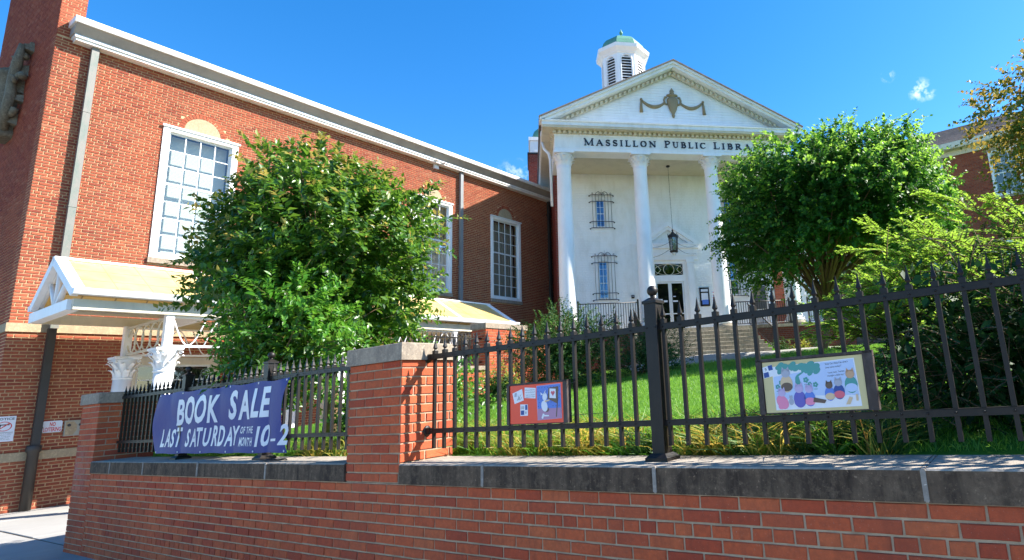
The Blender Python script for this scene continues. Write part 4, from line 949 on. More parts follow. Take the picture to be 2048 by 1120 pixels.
for (a,b,c,d) in PW:
    window(H,tfB,a,b,c,d,2,[2,2] if c>8 else [2,3],.05,0,'blind','glass_blue','white_brick',.025,bd=.28)
    mb=MB(tfB); mb.box(a-.10,b+.22,.0045,.04,c-.30,c-.10); mb.box(a-.14,b+.26,.0045,.06,c-.10,c-.04); H.part('window_sill',mb,M['white_brick'])
    # louvred side panels beside the glass
    mb=MB(tfB)
    for (p,q) in ((a-.17,a-.02),(b+.04,b+.30)): mb.box(p,q,.0045,.02,c,d)
    H.part('shutter',mb,M['white_brick'])
    # wrought iron grille standing off the wall
    mb=MB(tfB); g0,g1=a-.20,b+.36; zt=d+.22; zb=c-.06; D=.17
    for z in (zb,zb+.36,zt-.38,zt):
        mb.tube([(g0,D,z),(g1,D,z)],.020,5)
        for g,s in ((g0,-1),(g1,1)): mb.tube([(g,D,z),(g+s*.06,D-.04,z),(g+s*.10,.01,z-.01)],.018,5); mb.ball((g+s*.11,.035,z-.02),.042,6,4)
    for k in range(7): x=g0+.04+(g1-g0-.08)*k/6; mb.tube([(x,D,zb),(x,D,zt)],.0135,4)
    cx=(g0+g1)/2
    for s in (-1,1):
        mb.tube([(cx+s*.02,D,zt),(cx+s*.05,D,zt+.14),(cx+s*.17,D,zt+.20),(cx+s*.29,D,zt+.13),(cx+s*.36,D,zt+.01)],.014,5)
        for q in (.11,.50):
            mb.tube([(cx+s*(q+.055*math.cos(t*.7)*(1-t/12)),D,zt+.07+.06*math.sin(t*.7)*(1-t/12)) for t in range(10)],.013,4)
    mb.tube([(cx,D,zt-.02),(cx,D,zt+.33)],[.013,.003],5)
    H.part('window_grille',mb,M['iron_old'])
# door case
mb=MB(tfB); mb.box(4.2,7.5,.0045,.10,6.97,7.2); mb.box(4.2,7.5,.0045,.14,7.2,7.62); mb.box(4.12,7.58,.0045,.26,7.62,7.80); mb.box(4.1,7.62,.0045,.30,7.80,7.90)
H.part('door_entablature',mb,M['white'])
mb=MB(tfB)
for s in (-1,1):
    xa=5.86+s*1.80; q=[(xa,7.90),(5.86,9.15),(5.86,8.90),(xa-s*.36,7.90)]; mb.add([(p[0],.0045,p[1]) for p in q]+[(p[0],.30,p[1]) for p in q],[(0,1,2,3),(7,6,5,4),(0,1,5,4),(1,2,6,5),(2,3,7,6),(3,0,4,7)])
    q=[(xa-s*.36,7.90),(5.86,8.90),(5.86,8.72),(xa-s*.62,7.90)]; mb.add([(p[0],.0045,p[1]) for p in q]+[(p[0],.2,p[1]) for p in q],[(0,1,2,3),(7,6,5,4),(0,1,5,4),(1,2,6,5),(2,3,7,6),(3,0,4,7)])
H.part('door_pediment',mb,M['white'])
for s in (-1,1):
    xa=5.83+s*1.2; mb=MB(tfB); mb.box(xa-.19,xa+.19,.0045,.14,2.76,6.965); mb.box(xa-.23,xa+.23,.0045,.17,2.76,3.0); mb.box(xa-.23,xa+.23,.0045,.17,6.80,6.966); mb.box(xa-.12,xa+.12,.1402,.16,3.1,6.7); H.part('door_pilaster',mb,M['white'])
mb=MB(tfB)
for (a,b,c,d) in ((4.90,5.0,2.76,6.88),(6.62,6.72,2.76,6.88),(5.0,6.62,6.78,6.88),(5.0,6.62,5.76,6.12)): mb.box(a,b,-.12,-.0,c,d)
H.part('door_frame',mb,M['white'])
TRN=H.part('transom',(lambda m_:(m_.box(5.0,6.62,-.075,-.07,6.12,6.78),m_)[1])(MB(tfB)),M['glass_dark'])
mb=MB(tfB); cx,cz=5.81,6.45
mb.tube([(cx+.30*math.cos(2*PI*t/24),-.05,cz+.31*math.sin(2*PI*t/24)) for t in range(25)],.018,5)
mb.tube([(cx+.80*math.cos(2*PI*t/30),-.05,cz+.31*math.sin(2*PI*t/30)) for t in range(31)],.015,5)
for s in (-1,1): mb.tube([(cx+s*.80,-.05,cz+.31),(cx+s*.55,-.05,cz+.12),(cx+s*.46,-.05,cz),(cx+s*.55,-.05,cz-.12),(cx+s*.80,-.05,cz-.31)],.014,5)
H.part('tracery',mb,M['cream'],TRN)
for s in (0,1):
    x0=5.0+.812*s; x1=x0+.80; mb=MB(tfB)
    for (a,b,c,d) in ((x0,x0+.09,2.78,5.75),(x1-.09,x1,2.78,5.75),(x0+.09,x1-.09,5.66,5.75),(x0+.09,x1-.09,2.78,3.05),(x0+.09,x1-.09,3.93,3.99)): mb.box(a,b,-.09,-.045,c,d)
    D_=H.part('door',mb,M['sash'])
    mb=MB(tfB); mb.add([(x0+.09,-.07,3.05),(x1-.09,-.07,3.05),(x1-.09,-.07,5.66),(x0+.09,-.07,5.66)],[(0,1,2,3)]); H.part('pane',mb,M['glass_dark'],D_)
    mb=MB(tfB); xx=x1-.045 if s==0 else x0+.045; mb.tube([(xx,-.02,3.9),(xx,.01,3.95),(xx,.01,4.3),(xx,-.02,4.35)],.012,6); H.part('handle',mb,M['gutter'],D_)
    mb=MB(tfB)
    for (a,b,c,d) in (((.12,.35,4.55,4.8),(.15,.3,4.2,4.38),(.4,.62,4.62,4.72)) if s==0 else ((.12,.4,4.62,4.70),(.15,.3,4.9,4.95))): mb.box(x0+a,x0+b,-.069,-.066,c,d)
    H.part('notice',mb,M['paper'],D_)
mb=MB(tfB); mb.box(4.92,6.70,-2.2,-2.1,2.76,6.86); mb.box(4.5,4.9,-2.2,-.4,2.7,6.9); mb.box(6.72,7.1,-2.2,-.4,2.7,6.9); H.part('hallway',mb,M['dark'])
mb=MB(tfB); mb.lathe([(.0,.0),(.09,.02),(.12,.08),(.09,.14),(.0,.16)],(5.25,-1.2,6.15),12); g=NG('lit_hall_lamp'); e=g.n('ShaderNodeEmission',{'Color':(1,.55,.2,1),'Strength':2.2}); g.t.links.new(e.outputs[0],g.out.inputs[0]); H.part('hall_lamp',mb,g.mat)
# ceiling and entablature
mb=MB(); mb.box(.45,11.3,.42,2.997,12.02,12.2); H.part('ceiling',mb,M['cream'])
mb=MB()
for k in range(26): mb.box(.46,11.29,.45+.098*k,.45+.098*k+.088,12.008,12.0195)
H.part('ceiling_boards',mb,M['cream'],kind='stuff')
mb=MB(); mb.box(-.45,12.1,-.42,.42,11.90,12.06); mb.box(-.45,.42,.4205,3.0,11.90,12.06); mb.box(11.25,12.1,.4205,3.0,11.90,12.06); H.part('architrave',mb,M['white'])
mb=MB(); mb.box(-.43,12.08,-.40,.40,12.062,12.80); mb.box(-.43,.42,.4005,3.3,12.062,12.80); mb.box(11.25,12.08,.4005,3.3,12.062,12.80); H.part('frieze',mb,M['trim_white'])
mb=MB(); mb.box(-.47,12.12,-.44,-.401,12.06,12.10); mb.box(-.46,12.11,-.43,-.401,12.72,12.80); mb.box(-.47,-.431,-.399,3.3,12.06,12.10); H.part('frieze_moulding',mb,M['white'])
mb=MB(); mb.box(-.50,12.15,-.47,.40,12.802,12.95); mb.box(-.50,.4,.4005,3.3,12.802,12.95); mb.box(11.25,12.15,.4005,3.3,12.802,12.95)
H.part('dentil_band',mb,M['cream'])
mb=MB(); n=50
for k in range(n): x=-.45+12.55*k/(n-1); mb.box(x-.072,x+.072,-.60,-.4705,12.81,12.95)
for k in range(13): y=-.2+.256*k; mb.box(-.62,-.5005,y-.072,y+.072,12.81,12.95)
H.part('dentil_course',mb,M['cream'],kind='stuff')
mb=MB(); mb.box(-1.02,12.72,-.90,.4,12.955,13.05); mb.box(-1.02,.4,.4005,11,12.955,13.05); mb.box(11.3,12.72,.4005,11,12.955,13.05); H.part('cornice_soffit',mb,M['cream'])
mb=MB(); mb.box(-1.06,12.78,-.94,.4,13.052,13.20); mb.prism([(-.94,13.201),(-.99,13.26),(-.99,13.30),(-.3,13.36),(-.3,13.201)],0,-1.06,12.78); mb.box(-1.10,.4,.4005,11.4,13.052,13.30); mb.box(11.3,12.82,.4005,11.4,13.052,13.30)
H.part('cornice',mb,M['trim_white'])
# pediment
AZ=16.95; AU=5.86; SL=(AZ-13.42)/6.98
def rake(mb,o0,o1,t0,t1,umax=6.98):
    for s in (-1,1):
        def P(off,uu): return (AU+s*uu,AZ-off-SL*uu)
        q=[P(o0,0),P(o0,umax),P(o1,umax),P(o1,0)]
        mb.add([(p[0],t0,p[1]) for p in q]+[(p[0],t1,p[1]) for p in q],[(0,1,2,3),(7,6,5,4),(0,1,5,4),(1,2,6,5),(2,3,7,6),(3,0,4,7)])
mb=MB(); rake(mb,.0,.13,-1.0,-.3,7.02); rake(mb,.131,.30,-.90,-.3,6.75); H.part('raking_cornice',mb,M['trim_white'])
mb=MB(); rake(mb,.302,.50,-.42,-.3,6.1); H.part('raking_band',mb,M['cream'])
mb=MB()
for s in (-1,1):
    for k in range(27):
        uu=.12+.25*k; 
        if AZ-.5-SL*uu<13.5: break
        za=AZ-.31-SL*uu; e=.068; mb.hexa([(AU+s*(uu-e),-.56,za-.16),(AU+s*(uu+e),-.56,za-.16-SL*2*e),(AU+s*(uu+e),-.4205,za-.16-SL*2*e),(AU+s*(uu-e),-.4205,za-.16),(AU+s*(uu-e),-.56,za),(AU+s*(uu+e),-.56,za-SL*2*e),(AU+s*(uu+e),-.4205,za-SL*2*e),(AU+s*(uu-e),-.4205,za)])
H.part('raking_dentils',mb,M['cream'],kind='stuff')
mb=MB(); q=[(AU-6.6,13.30),(AU+6.6,13.30),(AU,AZ-.2)]; mb.prism([(a,b) for a,b in q],1,-.24,.3); H.part('tympanum',mb,M['white'])
z=13.37
while z<AZ-.55:
    hw=(AZ-.42-(z+.15))/SL
    mb=MB(); mb.add([(AU-hw,-.2405,z),(AU+hw,-.2405,z),(AU+hw,-.2405,z+.15),(AU-hw,-.2405,z+.15),(AU-hw,-.262,z),(AU+hw,-.262,z),(AU+hw,-.250,z+.15),(AU-hw,-.250,z+.15)],[(0,1,2,3),(4,7,6,5),(0,4,5,1),(1,5,6,2),(2,6,7,3),(3,7,4,0)]); H.part('tympanum_board',mb,M['white']); z+=.155
mb=MB(); rake(mb,-.07,-.005,-1.06,11.4,7.05); H.part('roof',mb,M['roofing'])
mb=MB(); mb.prism([(AU-6.7,13.30),(AU+6.7,13.30),(AU,AZ-.15)],1,.35,11.4); H.part('roof_body',mb,M['brick_dark'])
# urn and swags
mb=MB(); cy=-.30
mb.lathe([(.01,13.98),(.05,14.0),(.09,14.12),(.07,14.2),(.20,14.45),(.30,14.8),(.31,15.0),(.26,15.12),(.16,15.16),(.20,15.22),(.33,15.26),(.30,15.32),(.15,15.36),(.10,15.48),(.13,15.54),(.07,15.62),(.02,15.72)],(AU-.02,cy,0),14,True,0,1,.45)
for s in (-1,1): mb.tube([(AU-.02+s*.28,cy,14.75),(AU-.02+s*.42,cy,14.80),(AU-.02+s*.46,cy,15.0),(AU-.02+s*.40,cy,15.18),(AU-.02+s*.30,cy,15.16)],.055,6)
H.part('urn_ornament',mb,M['bronze'])
for s in (-1,1):
    mb=MB(); pts=[];rr=[]
    for k in range(15):
        t=k/14; pts.append((AU-.02+s*(.42+1.25*t),cy+.02,14.90-.34*math.sin(PI*t)**.8+.05*t)); rr.append(.05+.05*math.sin(PI*t))
    mb.tube(pts,rr,7,True); x=AU-.02+s*1.70
    mb.ball((x,cy,14.98),.075,8,5); mb.tube([(x,cy,14.95),(x+s*.02,cy,14.6),(x+s*.03,cy,14.25)],[.04,.07,.10],6)
    H.part('swag_ornament',mb,M['bronze'])
# lettering, small capitals with serifs drawn as strokes
TH,TN,SE=.072,.034,.026
def arc(cx,cz,rx,rz,a0,a1,n=10): return [(cx+rx*math.cos(R_(a0+(a1-a0)*k/n)),cz+rz*math.sin(R_(a0+(a1-a0)*k/n))) for k in range(n+1)]
GL={ # width, strokes in a box of height 1
'M':(1.12,[([(.14,0),(.14,1)],TN),([(.10,1),(.56,.05)],TH),([(.56,.05),(1.0,1)],TN),([(.98,0),(.98,1)],TH),([(0,0),(.28,0)],SE),([(.82,0),(1.14,0)],SE),([(0,1),(.2,1)],SE),([(.94,1),(1.14,1)],SE)]),
'A':(.98,[([(.12,0),(.48,1)],TN),([(.46,1),(.86,0)],TH),([(.25,.34),(.70,.34)],TN),([(0,0),(.28,0)],SE),([(.68,0),(1.0,0)],SE)]),
'S':(.66,[(arc(.33,.74,.24,.24,20,270),TN*1.5),(arc(.33,.27,.26,.26,90,-165),TN*1.5),([(.18,.60),(.50,.42)],TH),([(.56,.80),(.58,1)],SE),([(.07,.02),(.08,.24)],SE)]),
'I':(.40,[([(.20,0),(.20,1)],TH),([(.02,0),(.38,0)],SE),([(.02,1),(.38,1)],SE)]),
'L':(.72,[([(.20,0),(.20,1)],TH),([(.02,0),(.70,0)],TN),([(.02,1),(.38,1)],SE),([(.68,0),(.70,.26)],SE)]),
'O':(.92,[(arc(.46,.5,.34,.48,60,120),TN),(arc(.46,.5,.36,.48,120,240),TH),(arc(.46,.5,.34,.48,240,300),TN),(arc(.46,.5,.36,.48,300,420),TH)]),
'N':(.98,[([(.16,0),(.16,1)],TN),([(.12,1),(.84,0)],TH),([(.84,0),(.84,1)],TN),([(0,0),(.32,0)],SE),([(0,1),(.2,1)],SE),([(.66,1),(1.0,1)],SE)]),
'P':(.76,[([(.20,0),(.20,1)],TH),(arc(.36,.74,.33,.25,90,-90),TH*.8),([(.20,.99),(.38,.99)],TN),([(.20,.49),(.38,.49)],TN),([(.02,0),(.38,0)],SE),([(.02,1),(.2,1)],SE)]),
'U':(.92,[([(.20,1),(.20,.34)],TH),(arc(.47,.32,.27,.30,180,360),TN*1.3),([(.74,.34),(.74,1)],TN),([(.02,1),(.38,1)],SE),([(.58,1),(.90,1)],SE)]),
'B':(.78,[([(.20,0),(.20,1)],TH),(arc(.36,.76,.27,.23,90,-90),TH*.8),(arc(.38,.27,.32,.26,90,-90),TH*.9),([(.20,.99),(.38,.99)],TN),([(.20,.53),(.40,.53)],TN),([(.2,.01),(.38,.01)],TN),([(.02,0),(.2,0)],SE),([(.02,1),(.2,1)],SE)]),
'C':(.84,[(arc(.46,.5,.38,.48,50,120),TN),(arc(.46,.5,.38,.48,120,240),TH),(arc(.46,.5,.38,.48,240,315),TN),([(.74,.78),(.76,1)],SE),([(.73,.2),(.78,.1)],SE)]),
'R':(.88,[([(.20,0),(.20,1)],TH),(arc(.36,.75,.31,.24,90,-90),TH*.8),([(.20,.99),(.38,.99)],TN),([(.20,.51),(.38,.51)],TN),([(.40,.50),(.80,.0)],TH),([(.02,0),(.38,0)],SE),([(.74,0),(.92,0)],SE),([(.02,1),(.2,1)],SE)]),
'Y':(.90,[([(.45,0),(.45,.48)],TH),([(.45,.46),(.12,1)],TH),([(.45,.46),(.78,1)],TN),([(.28,0),(.62,0)],SE),([(0,1),(.28,1)],SE),([(.64,1),(.92,1)],SE)])}
def frieze_word(wd,u0,u1):
    HH=.355; hs=[HH]+[HH*.86]*(len(wd)-1); gp=.30*HH
    tot=sum(GL[c][0]*h for c,h in zip(wd,hs))+gp*(len(wd)-1); k=(u1-u0)/tot; u=u0
    for c,h in zip(wd,hs):
        mb=MB(); base=12.245
        for pts,wd_ in GL[c][1]: stroke(mb,[(u+p[0]*h*k,base+p[1]*h) for p in pts],wd_*1.0,-.441,-.401,None)
        H.part('letter',mb,M['letter_black']); u+=(GL[c][0]*h+gp)*k
frieze_word('MASSILLON',1.02,4.74); frieze_word('PUBLIC',5.19,7.44); frieze_word('LIBRARY',7.88,10.98)
# columns
for u in (0,3.90,7.75,11.65):
    mb=MB(); mb.lathe([(.42,3.16),(.40,3.3),(.405,5.2),(.385,8.0),(.345,11.02),(.36,11.06),(.36,11.12),(.335,11.13)],(u,0,0),36); co=H.part('column',mb,M['white'])
    mb=MB(); mb.lathe([(.50,2.90),(.535,2.95),(.535,3.02),(.46,3.05),(.49,3.09),(.49,3.13),(.43,3.165)],(u,0,0),28); H.part('column_base',mb,M['white'],co)
    mb=MB(); mb.lathe([(.56,2.70),(.57,2.76),(.57,2.895)],(u,0,0),28); H.part('plinth',mb,M['step'],co)
    mb=MB(); corinthian(mb,(u,0),11.12,.78,.335,20,10,False); mb.box(u-.5,u+.5,-.5,.5,11.80,11.898); H.part('capital',mb,M['white'],co)
for u in (.15,11.75):
    mb=MB(tfB); mb.box(u-.24,u+.24,.0045,.14,2.76,11.89); H.part('pilaster',mb,M['white'])
# side leader
mb=MB(); mb.tube([(-1.0,1.0,12.96),(-.92,.9,12.55),(-.70,.8,12.25),(-.62,.8,11.9),(-.60,.8,9.4)],.07,8); H.part('rain_leader',mb,M['gutter'])
# porch base and steps
for a_,b_ in ((-.9,2.85),(8.80,14.6)):
    mb=MB(); mb.box(a_,b_,-.72,2.99,.0,2.60); H.part('mortar_core',mb,M['mortar_dark'])
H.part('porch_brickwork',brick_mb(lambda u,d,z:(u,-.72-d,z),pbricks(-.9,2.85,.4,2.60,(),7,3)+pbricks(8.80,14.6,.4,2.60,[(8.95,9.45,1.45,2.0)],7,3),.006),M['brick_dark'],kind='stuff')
mb=MB(); mb.box(8.98,9.43,-.735,-.715,1.48,1.98); H.part('vent',mb,M['dark'])
for a,b in ((-.95,.9),(.9,2.88),(8.78,10.2),(10.2,11.8),(11.8,13.2),(13.2,14.65)):
    mb=MB(); mb.box(a+.004,b-.004,-.80,3.0,2.602,2.75); H.part('porch_slab',mb,M['coping_cap'])
mb=MB(); mb.box(2.885,8.775,-.80,3.0,2.58,2.75); H.part('porch_slab',mb,M['step'])
ST=Thing('portico_steps','wide worn stone steps rising to the portico door','steps',(5.85,-2.5,1.0),FP)
for k in range(8):
    zt=2.75-.2125*(k+1); t=-.80-.406*(k+1); mb=MB(); n=24; vs=[];fs=[]
    for i in range(n+1):
        u=2.9+5.9*i/n; r1=rng.uniform(-.006,.006); r2=rng.uniform(-.005,.003)
        vs+=[(u,t+r1,zt-.214),(u,t+r1*.5-.02,zt-.03),(u,t-.012+r2,zt+r2),(u,-.8,zt+r2),(u,-.8,zt-.214)]
    for i in range(n):
        for j in range(4): a=i*5+j; fs.append((a,a+5,a+6,a+1))
    fs+= [(0,1,2,3,4),tuple(n*5+q for q in (4,3,2,1,0))]
    mb.add(vs,fs); ST.part('step',mb,M['step'])
# porch railings
def railing(label,u0,u1,t,zb,zt,n,post_ends=(1,1),slope=None,grp=None):
    T=Thing('porch_railing',label,'railing',((u0+u1)/2,t,zb),FP)
    if slope is None: A=(u0,t,0);B=(u1,t,0); dz=0
    else: A=(u0,slope[0],0);B=(u1,slope[1],0); dz=slope[2]
    P=lambda f,z:(A[0]+(B[0]-A[0])*f,A[1]+(B[1]-A[1])*f,z+dz*f)
    mb=MB(); mb.tube([P(0,zt),P(1,zt)],.030,4); T.part('top_rail',mb,M['iron']); mb=MB(); mb.tube([P(0,zb+.10),P(1,zb+.10)],.02,4); T.part('bottom_rail',mb,M['iron'])
    for e,f in zip(post_ends,(0,1)):
        if e: mb=MB(); p=P(f,0); z0=zb+dz*f; z1=zt+dz*f; mb.box(p[0]-.04,p[0]+.04,p[1]-.04,p[1]+.04,z0,z1+.08); mb.ball((p[0],p[1],z1+.11),.05,8,6); T.part('post',mb,M['iron'])
    me=None
    for k in range(1,n):
        if me is None: mb=MB(); mb.box(-.013,.013,-.013,.013,.10,zt-zb); me=mb.mesh('baluster',M['iron'],(0,0,0),KP)
        p=P(k/n,zb); T.inst('baluster',me,p)
    return T
railing('black porch railing between first and second columns',.42,3.30,-.42,2.77,4.14,24)
railing('black porch railing right of the third column, before the bronze plaque',8.20,11.20,-.42,2.77,3.98,24)
railing('short black porch railing right of the fourth column',12.25,14.3,-.42,2.77,3.98,16)
railing('black handrail sloping down the right side of the steps',8.72,8.72,-.9,2.77,3.82,22,(0,1),(-.9,-4.1,-1.66))
railing('black handrail sloping down the left side of the steps',2.98,2.98,-.9,2.77,3.70,22,(0,1),(-.9,-4.1,-1.66))
# lantern
T=Thing('hanging_lantern','black iron lantern hanging on a long chain before the door','lantern',(5.79,1.5,7.0),FP)
cx,cy=5.79,1.5
mb=MB(); mb.lathe([(.10,12.0),(.12,11.94),(.03,11.90)],(cx,cy,0),10); T.part('ceiling_rose',mb,M['iron_old'])
mb=MB()
for k in range(60):
    z=8.32+.06*k; mb.tube([(cx+(.018 if k%2 else 0)*math.cos(t),cy+(0 if k%2 else .018)*math.cos(t),z+.037*math.sin(t)) for t in (0,1.57,3.14,4.71,6.28)],.006,4)
T.part('chain',mb,M['iron_old'])
mb=MB(); mb.lathe([(.02,8.36),(.06,8.30),(.03,8.24),(.10,8.14),(.24,8.03),(.30,7.98),(.30,7.90),(.26,7.87)],(cx,cy,0),6,False); mb.lathe([(.20,7.16),(.24,7.12),(.20,7.06),(.10,7.04)],(cx,cy,0),6,False)
for k in range(6):
    a=PI*k/3; mb.tube([(cx+.255*math.cos(a),cy+.255*math.sin(a),7.90),(cx+.20*math.cos(a),cy+.20*math.sin(a),7.14)],.018,4); mb.lathe([(.014,7.97),(.022,8.04),(.003,8.13)],(cx+.28*math.cos(a),cy+.28*math.sin(a),0),5)
T.part('cage',mb,M['iron_old'])
mb=MB(); mb.lathe([(.19,7.15),(.235,7.88)],(cx,cy,0),6,False); T.part('glass_panes',mb,glass('lantern_glass',(1,1,1,1),.6,(.5,.52,.5)))
mb=MB(); mb.ball((cx,cy,7.02),.13,12,8,1,1,.8); T.part('globe',mb,M['sash'])
for (p,q) in (((4.3,2.75,7.75),7.75),((7.4,2.75,7.75),7.75),((4.3,2.8,7.1),7.4),((7.4,2.8,7.3),7.5)):
    mb=MB(); mb.tube([(p[0]+(cx-p[0])*t/8,p[1]+(cy-p[1])*t/8,p[2]+(q-p[2])*t/8-.22*math.sin(PI*t/8)) for t in range(9)],.010,4); T.part('guy_wire',mb,M['iron_old'])
# notice case, plaque, intercom
T=Thing('notice_case','dark framed notice case on white wall right of the door','notice board',(7.73,2.99,4.3),FP)
mb=MB(tfB); mb.box(7.47,8.02,.006,.07,4.30,5.36); T.part('case',mb,M['iron'])
mb=MB(tfB); mb.box(7.54,7.95,.0702,.074,5.12,5.26); T.part('header_strip',mb,M['paper'])
mb=MB(tfB); mb.box(7.55,7.94,.0702,.074,4.62,5.04); T.part('notice_sheet',mb,M['paper']); mb=MB(tfB); mb.box(7.58,7.94,.0745,.076,4.40,4.66); T.part('notice_sheet',mb,M['p_blue'])
T=Thing('wall_poster','small pale poster with red print beside the notice case','poster',(8.3,2.99,4.6),FP)
mb=MB(tfB); mb.box(8.16,8.46,.006,.012,4.55,5.15); T.part('sheet',mb,M['paper']); mb=MB(tfB)
for i in range(7): mb.box(8.2+rng.random()*.08,8.3+rng.random()*.1,.0122,.013,4.6+.075*i,4.64+.075*i)
T.part('print',mb,M['p_red'])
T=Thing('bronze_plaque','dark rectangular plaque with a pale leaf emblem on white wall','plaque',(11.03,2.99,4.2),FP)
mb=MB(tfB); mb.box(10.66,11.42,.006,.05,4.02,5.36); T.part('plate',mb,M['plaque']); mb=MB(tfB)
for (u,z,a,b) in ((11.0,5.05,.05,.12),(10.94,4.95,.10,.05),(11.06,4.93,.10,.05),(11.0,4.87,.13,.05),(11.08,5.0,.05,.09)): disc(mb,u,z,a,b,.0515,10,.3)
T.part('emblem',mb,M['bronze'])
T=Thing('intercom','tiny black box on the white wall left of second column','box',(3.67,2.99,4.9),FP)
mb=MB(tfB); mb.box(3.60,3.76,.006,.07,4.88,5.06); T.part('body',mb,M['iron']); mb=MB(tfB); mb.box(3.64,3.72,.0702,.075,4.96,5.02); T.part('screen',mb,M['p_grey'])
# right pavilion beyond column four
mb=MB(at_t(2.2)); hp=(13.45,14.15,4.7,6.9); wall_slab(mb,12.75,14.7,2.76,12.3,[hp],-.3,0); H.part('side_bay',mb,M['white_brick'])
window(H,at_t(2.2),hp[0],hp[1],hp[2],hp[3],2,[2,2],.06,.1,'blind','glass','white_brick')
# cupola
def octo(name,cx,cy,zb,body,zc,label_mat='white',R=1.53,door=True,dome=True,parent=None):
    ph=PI/8
    mb=MB(); mb.lathe([(R*1.02,zb),(R*1.02,body[0])],(cx,cy,0),8,False,ph); B=H.part('cupola',mb,M['white'],parent)
    for k in range(8):
        a=ph+2*PI*k/8+PI/8; ca,sa=math.cos(a),math.sin(a); ap=R*math.cos(PI/8); hw=R*math.sin(PI/8)
        tf=lambda u,d,z,ca=ca,sa=sa,ap=ap:(cx+ca*(ap+d)-sa*u,cy+sa*(ap+d)+ca*u,z)
        lw=.33; z0,z1=body[0]+.35,body[1]-.45
        mb=MB(tf); mb.box(-hw,-lw,-.12,0,body[0],body[1]); mb.box(lw,hw,-.12,0,body[0],body[1]); mb.box(-lw,lw,-.12,0,body[0],z0)
        n=10; top=[(lw*math.cos(PI*i/n),z1+lw*math.sin(PI*i/n)) for i in range(n+1)]
        for i in range(n):
            (x0,y0),(x1,y1)=top[i],top[i+1]; mb.hexa([(x1,-.12,y1),(x0,-.12,y0),(x0,0,y0),(x1,0,y1),(x1,-.12,body[1]),(x0,-.12,body[1]),(x0,0,body[1]),(x1,0,body[1])])
        ring=[]
        for (x,y) in [(lw+.06,z0)]+[((lw+.06)*math.cos(PI*i/n),z1+(lw+.06)*math.sin(PI*i/n)) for i in range(n+1)]+[(-lw-.06,z0)]: ring.append((x,.012,y))
        mb.tube(ring,.028,4); H.part('cupola_face',mb,M['white'],B)
        if door:
            z=z0; mb=MB(tf)
            while z<z1+lw-.1:
                hwid=lw if z<z1 else math.sqrt(max(.001,lw*lw-(z-z1)**2))
                mb.hexa([(-hwid,-.14,z+.09),(hwid,-.14,z+.09),(hwid,.0,z),(-hwid,.0,z),(-hwid,-.14,z+.13),(hwid,-.14,z+.13),(hwid,.0,z+.055),(-hwid,.0,z+.055)]); z+=.205
            H.part('louvre',mb,M['white'],B)
    mb=MB(); mb.lathe([(R*.86,zb),(R*.86,body[1])],(cx,cy,0),8,False,ph); H.part('cupola_core',mb,M['dark'],B)
    mb=MB(); mb.lathe([(R*1.0,body[1]+.002),(R*1.06,body[1]+.08),(R*1.06,body[1]+.12),(R*1.22,body[1]+.34),(R*1.24,zc-.02),(R*1.18,zc),(.2,zc+.02)],(cx,cy,0),8,False,ph); H.part('cupola_cornice',mb,M['white'],B)
    rr=R*1.06; mb=MB(); mb.lathe([(rr*1.0,zc+.022),(rr*.98,zc+.22),(rr*.90,zc+.55),(rr*.76,zc+.85),(rr*.55,zc+1.08),(rr*.28,zc+1.2),(.01,zc+1.24)],(cx,cy,0),8,False,ph); H.part('dome',mb,M['copper'],B)
    mb=MB(); mb.lathe([(.16,zc+1.15),(.07,zc+1.4),(.05,zc+1.7),(.11,zc+1.74),(.13,zc+1.84),(.08,zc+1.92),(.02,zc+2.1)],(cx,cy,0),8); H.part('finial',mb,M['copper'],B)
octo('c',4.78,8.0,14.0,(17.5,22.05),22.65)
# brick block with a smaller cupola behind the left eave
mb=MB(); mb.box(-1.70,.8,11.5,14.5,9,16.72); H.part('end_block',mb,M['mortar_dark'])
H.part('end_block_brickwork',brick_mb(lambda u,d,z:(u,11.5-d,z),pbricks(-1.70,.8,13.5,16.72,(),7,3),.006),M['brick_dark'],kind='stuff')
mb=MB(); mb.box(-1.76,.86,11.44,14.56,16.722,16.85); H.part('end_block_coping',mb,M['iron'])
mb=MB(); mb.box(-1.56,.7,11.7,14.3,16.852,17.85); mb.box(-1.66,.8,11.6,14.4,17.852,18.1); mb.box(-1.3,.4,11.66,11.6995,17.0,17.7); H.part('end_block_base',mb,M['white'])
mb=MB(); mb.lathe([(1.15,18.102),(1.12,18.5),(.95,19.0),(.6,19.35),(.0,19.5)],(-.35,13,0),16); H.part('dome',mb,M['copper'])
# ================================================================ RIGHT WING
tfR=lambda u,d,z:(u,28-d,z)
RG=Thing('brick_wing','distant red brick wing with grey-brown shingle roof on the far right','building',(2,28,1))
rw=[(.15,1.35,7.05,9.1),(-2.9,-1.65,7.05,9.1),(3.3,4.5,7.05,9.1),(.15,1.35,3.4,5.1),(-2.9,-1.65,3.4,5.1),(3.3,4.5,3.4,5.1)]
mb=MB(tfR); wall_slab(mb,-8,9,0,9.3,rw,-.35,-.006); RG.part('mortar_wall',mb,M['mortar_dark'])
RG.part('brickwork',brick_mb(tfR,brick_rects(-4,6.5,2.8,9.3,[(a-.0,b+.0,c-.12,d+.0) for a,b,c,d in rw],7,3),.006),M['brick_wing'],kind='stuff')
for a,b,c,d in rw: 
    window(RG,tfR,a,b,c,d,3,[2,2],.10,.12,'curtain')
    mb=MB(tfR); mb.box((a+b)/2-.12,(a+b)/2+.12,.0,.05,d+.0,d+.19) if d<9 else mb.box(a-.05,b+.05,0,.03,d+.002,d+.19); RG.part('lintel',mb,M['belt'])
def extr2(name,prof,mat): return extr(RG,name,prof,-8,9,mat,lambda y,d,z:(y,28-d,z))
extr2('cornice_soffit',[(-.05,9.28),(.06,9.28),(.08,9.5),(.40,9.52),(.40,9.56),(-.05,9.56)],M['cream'])
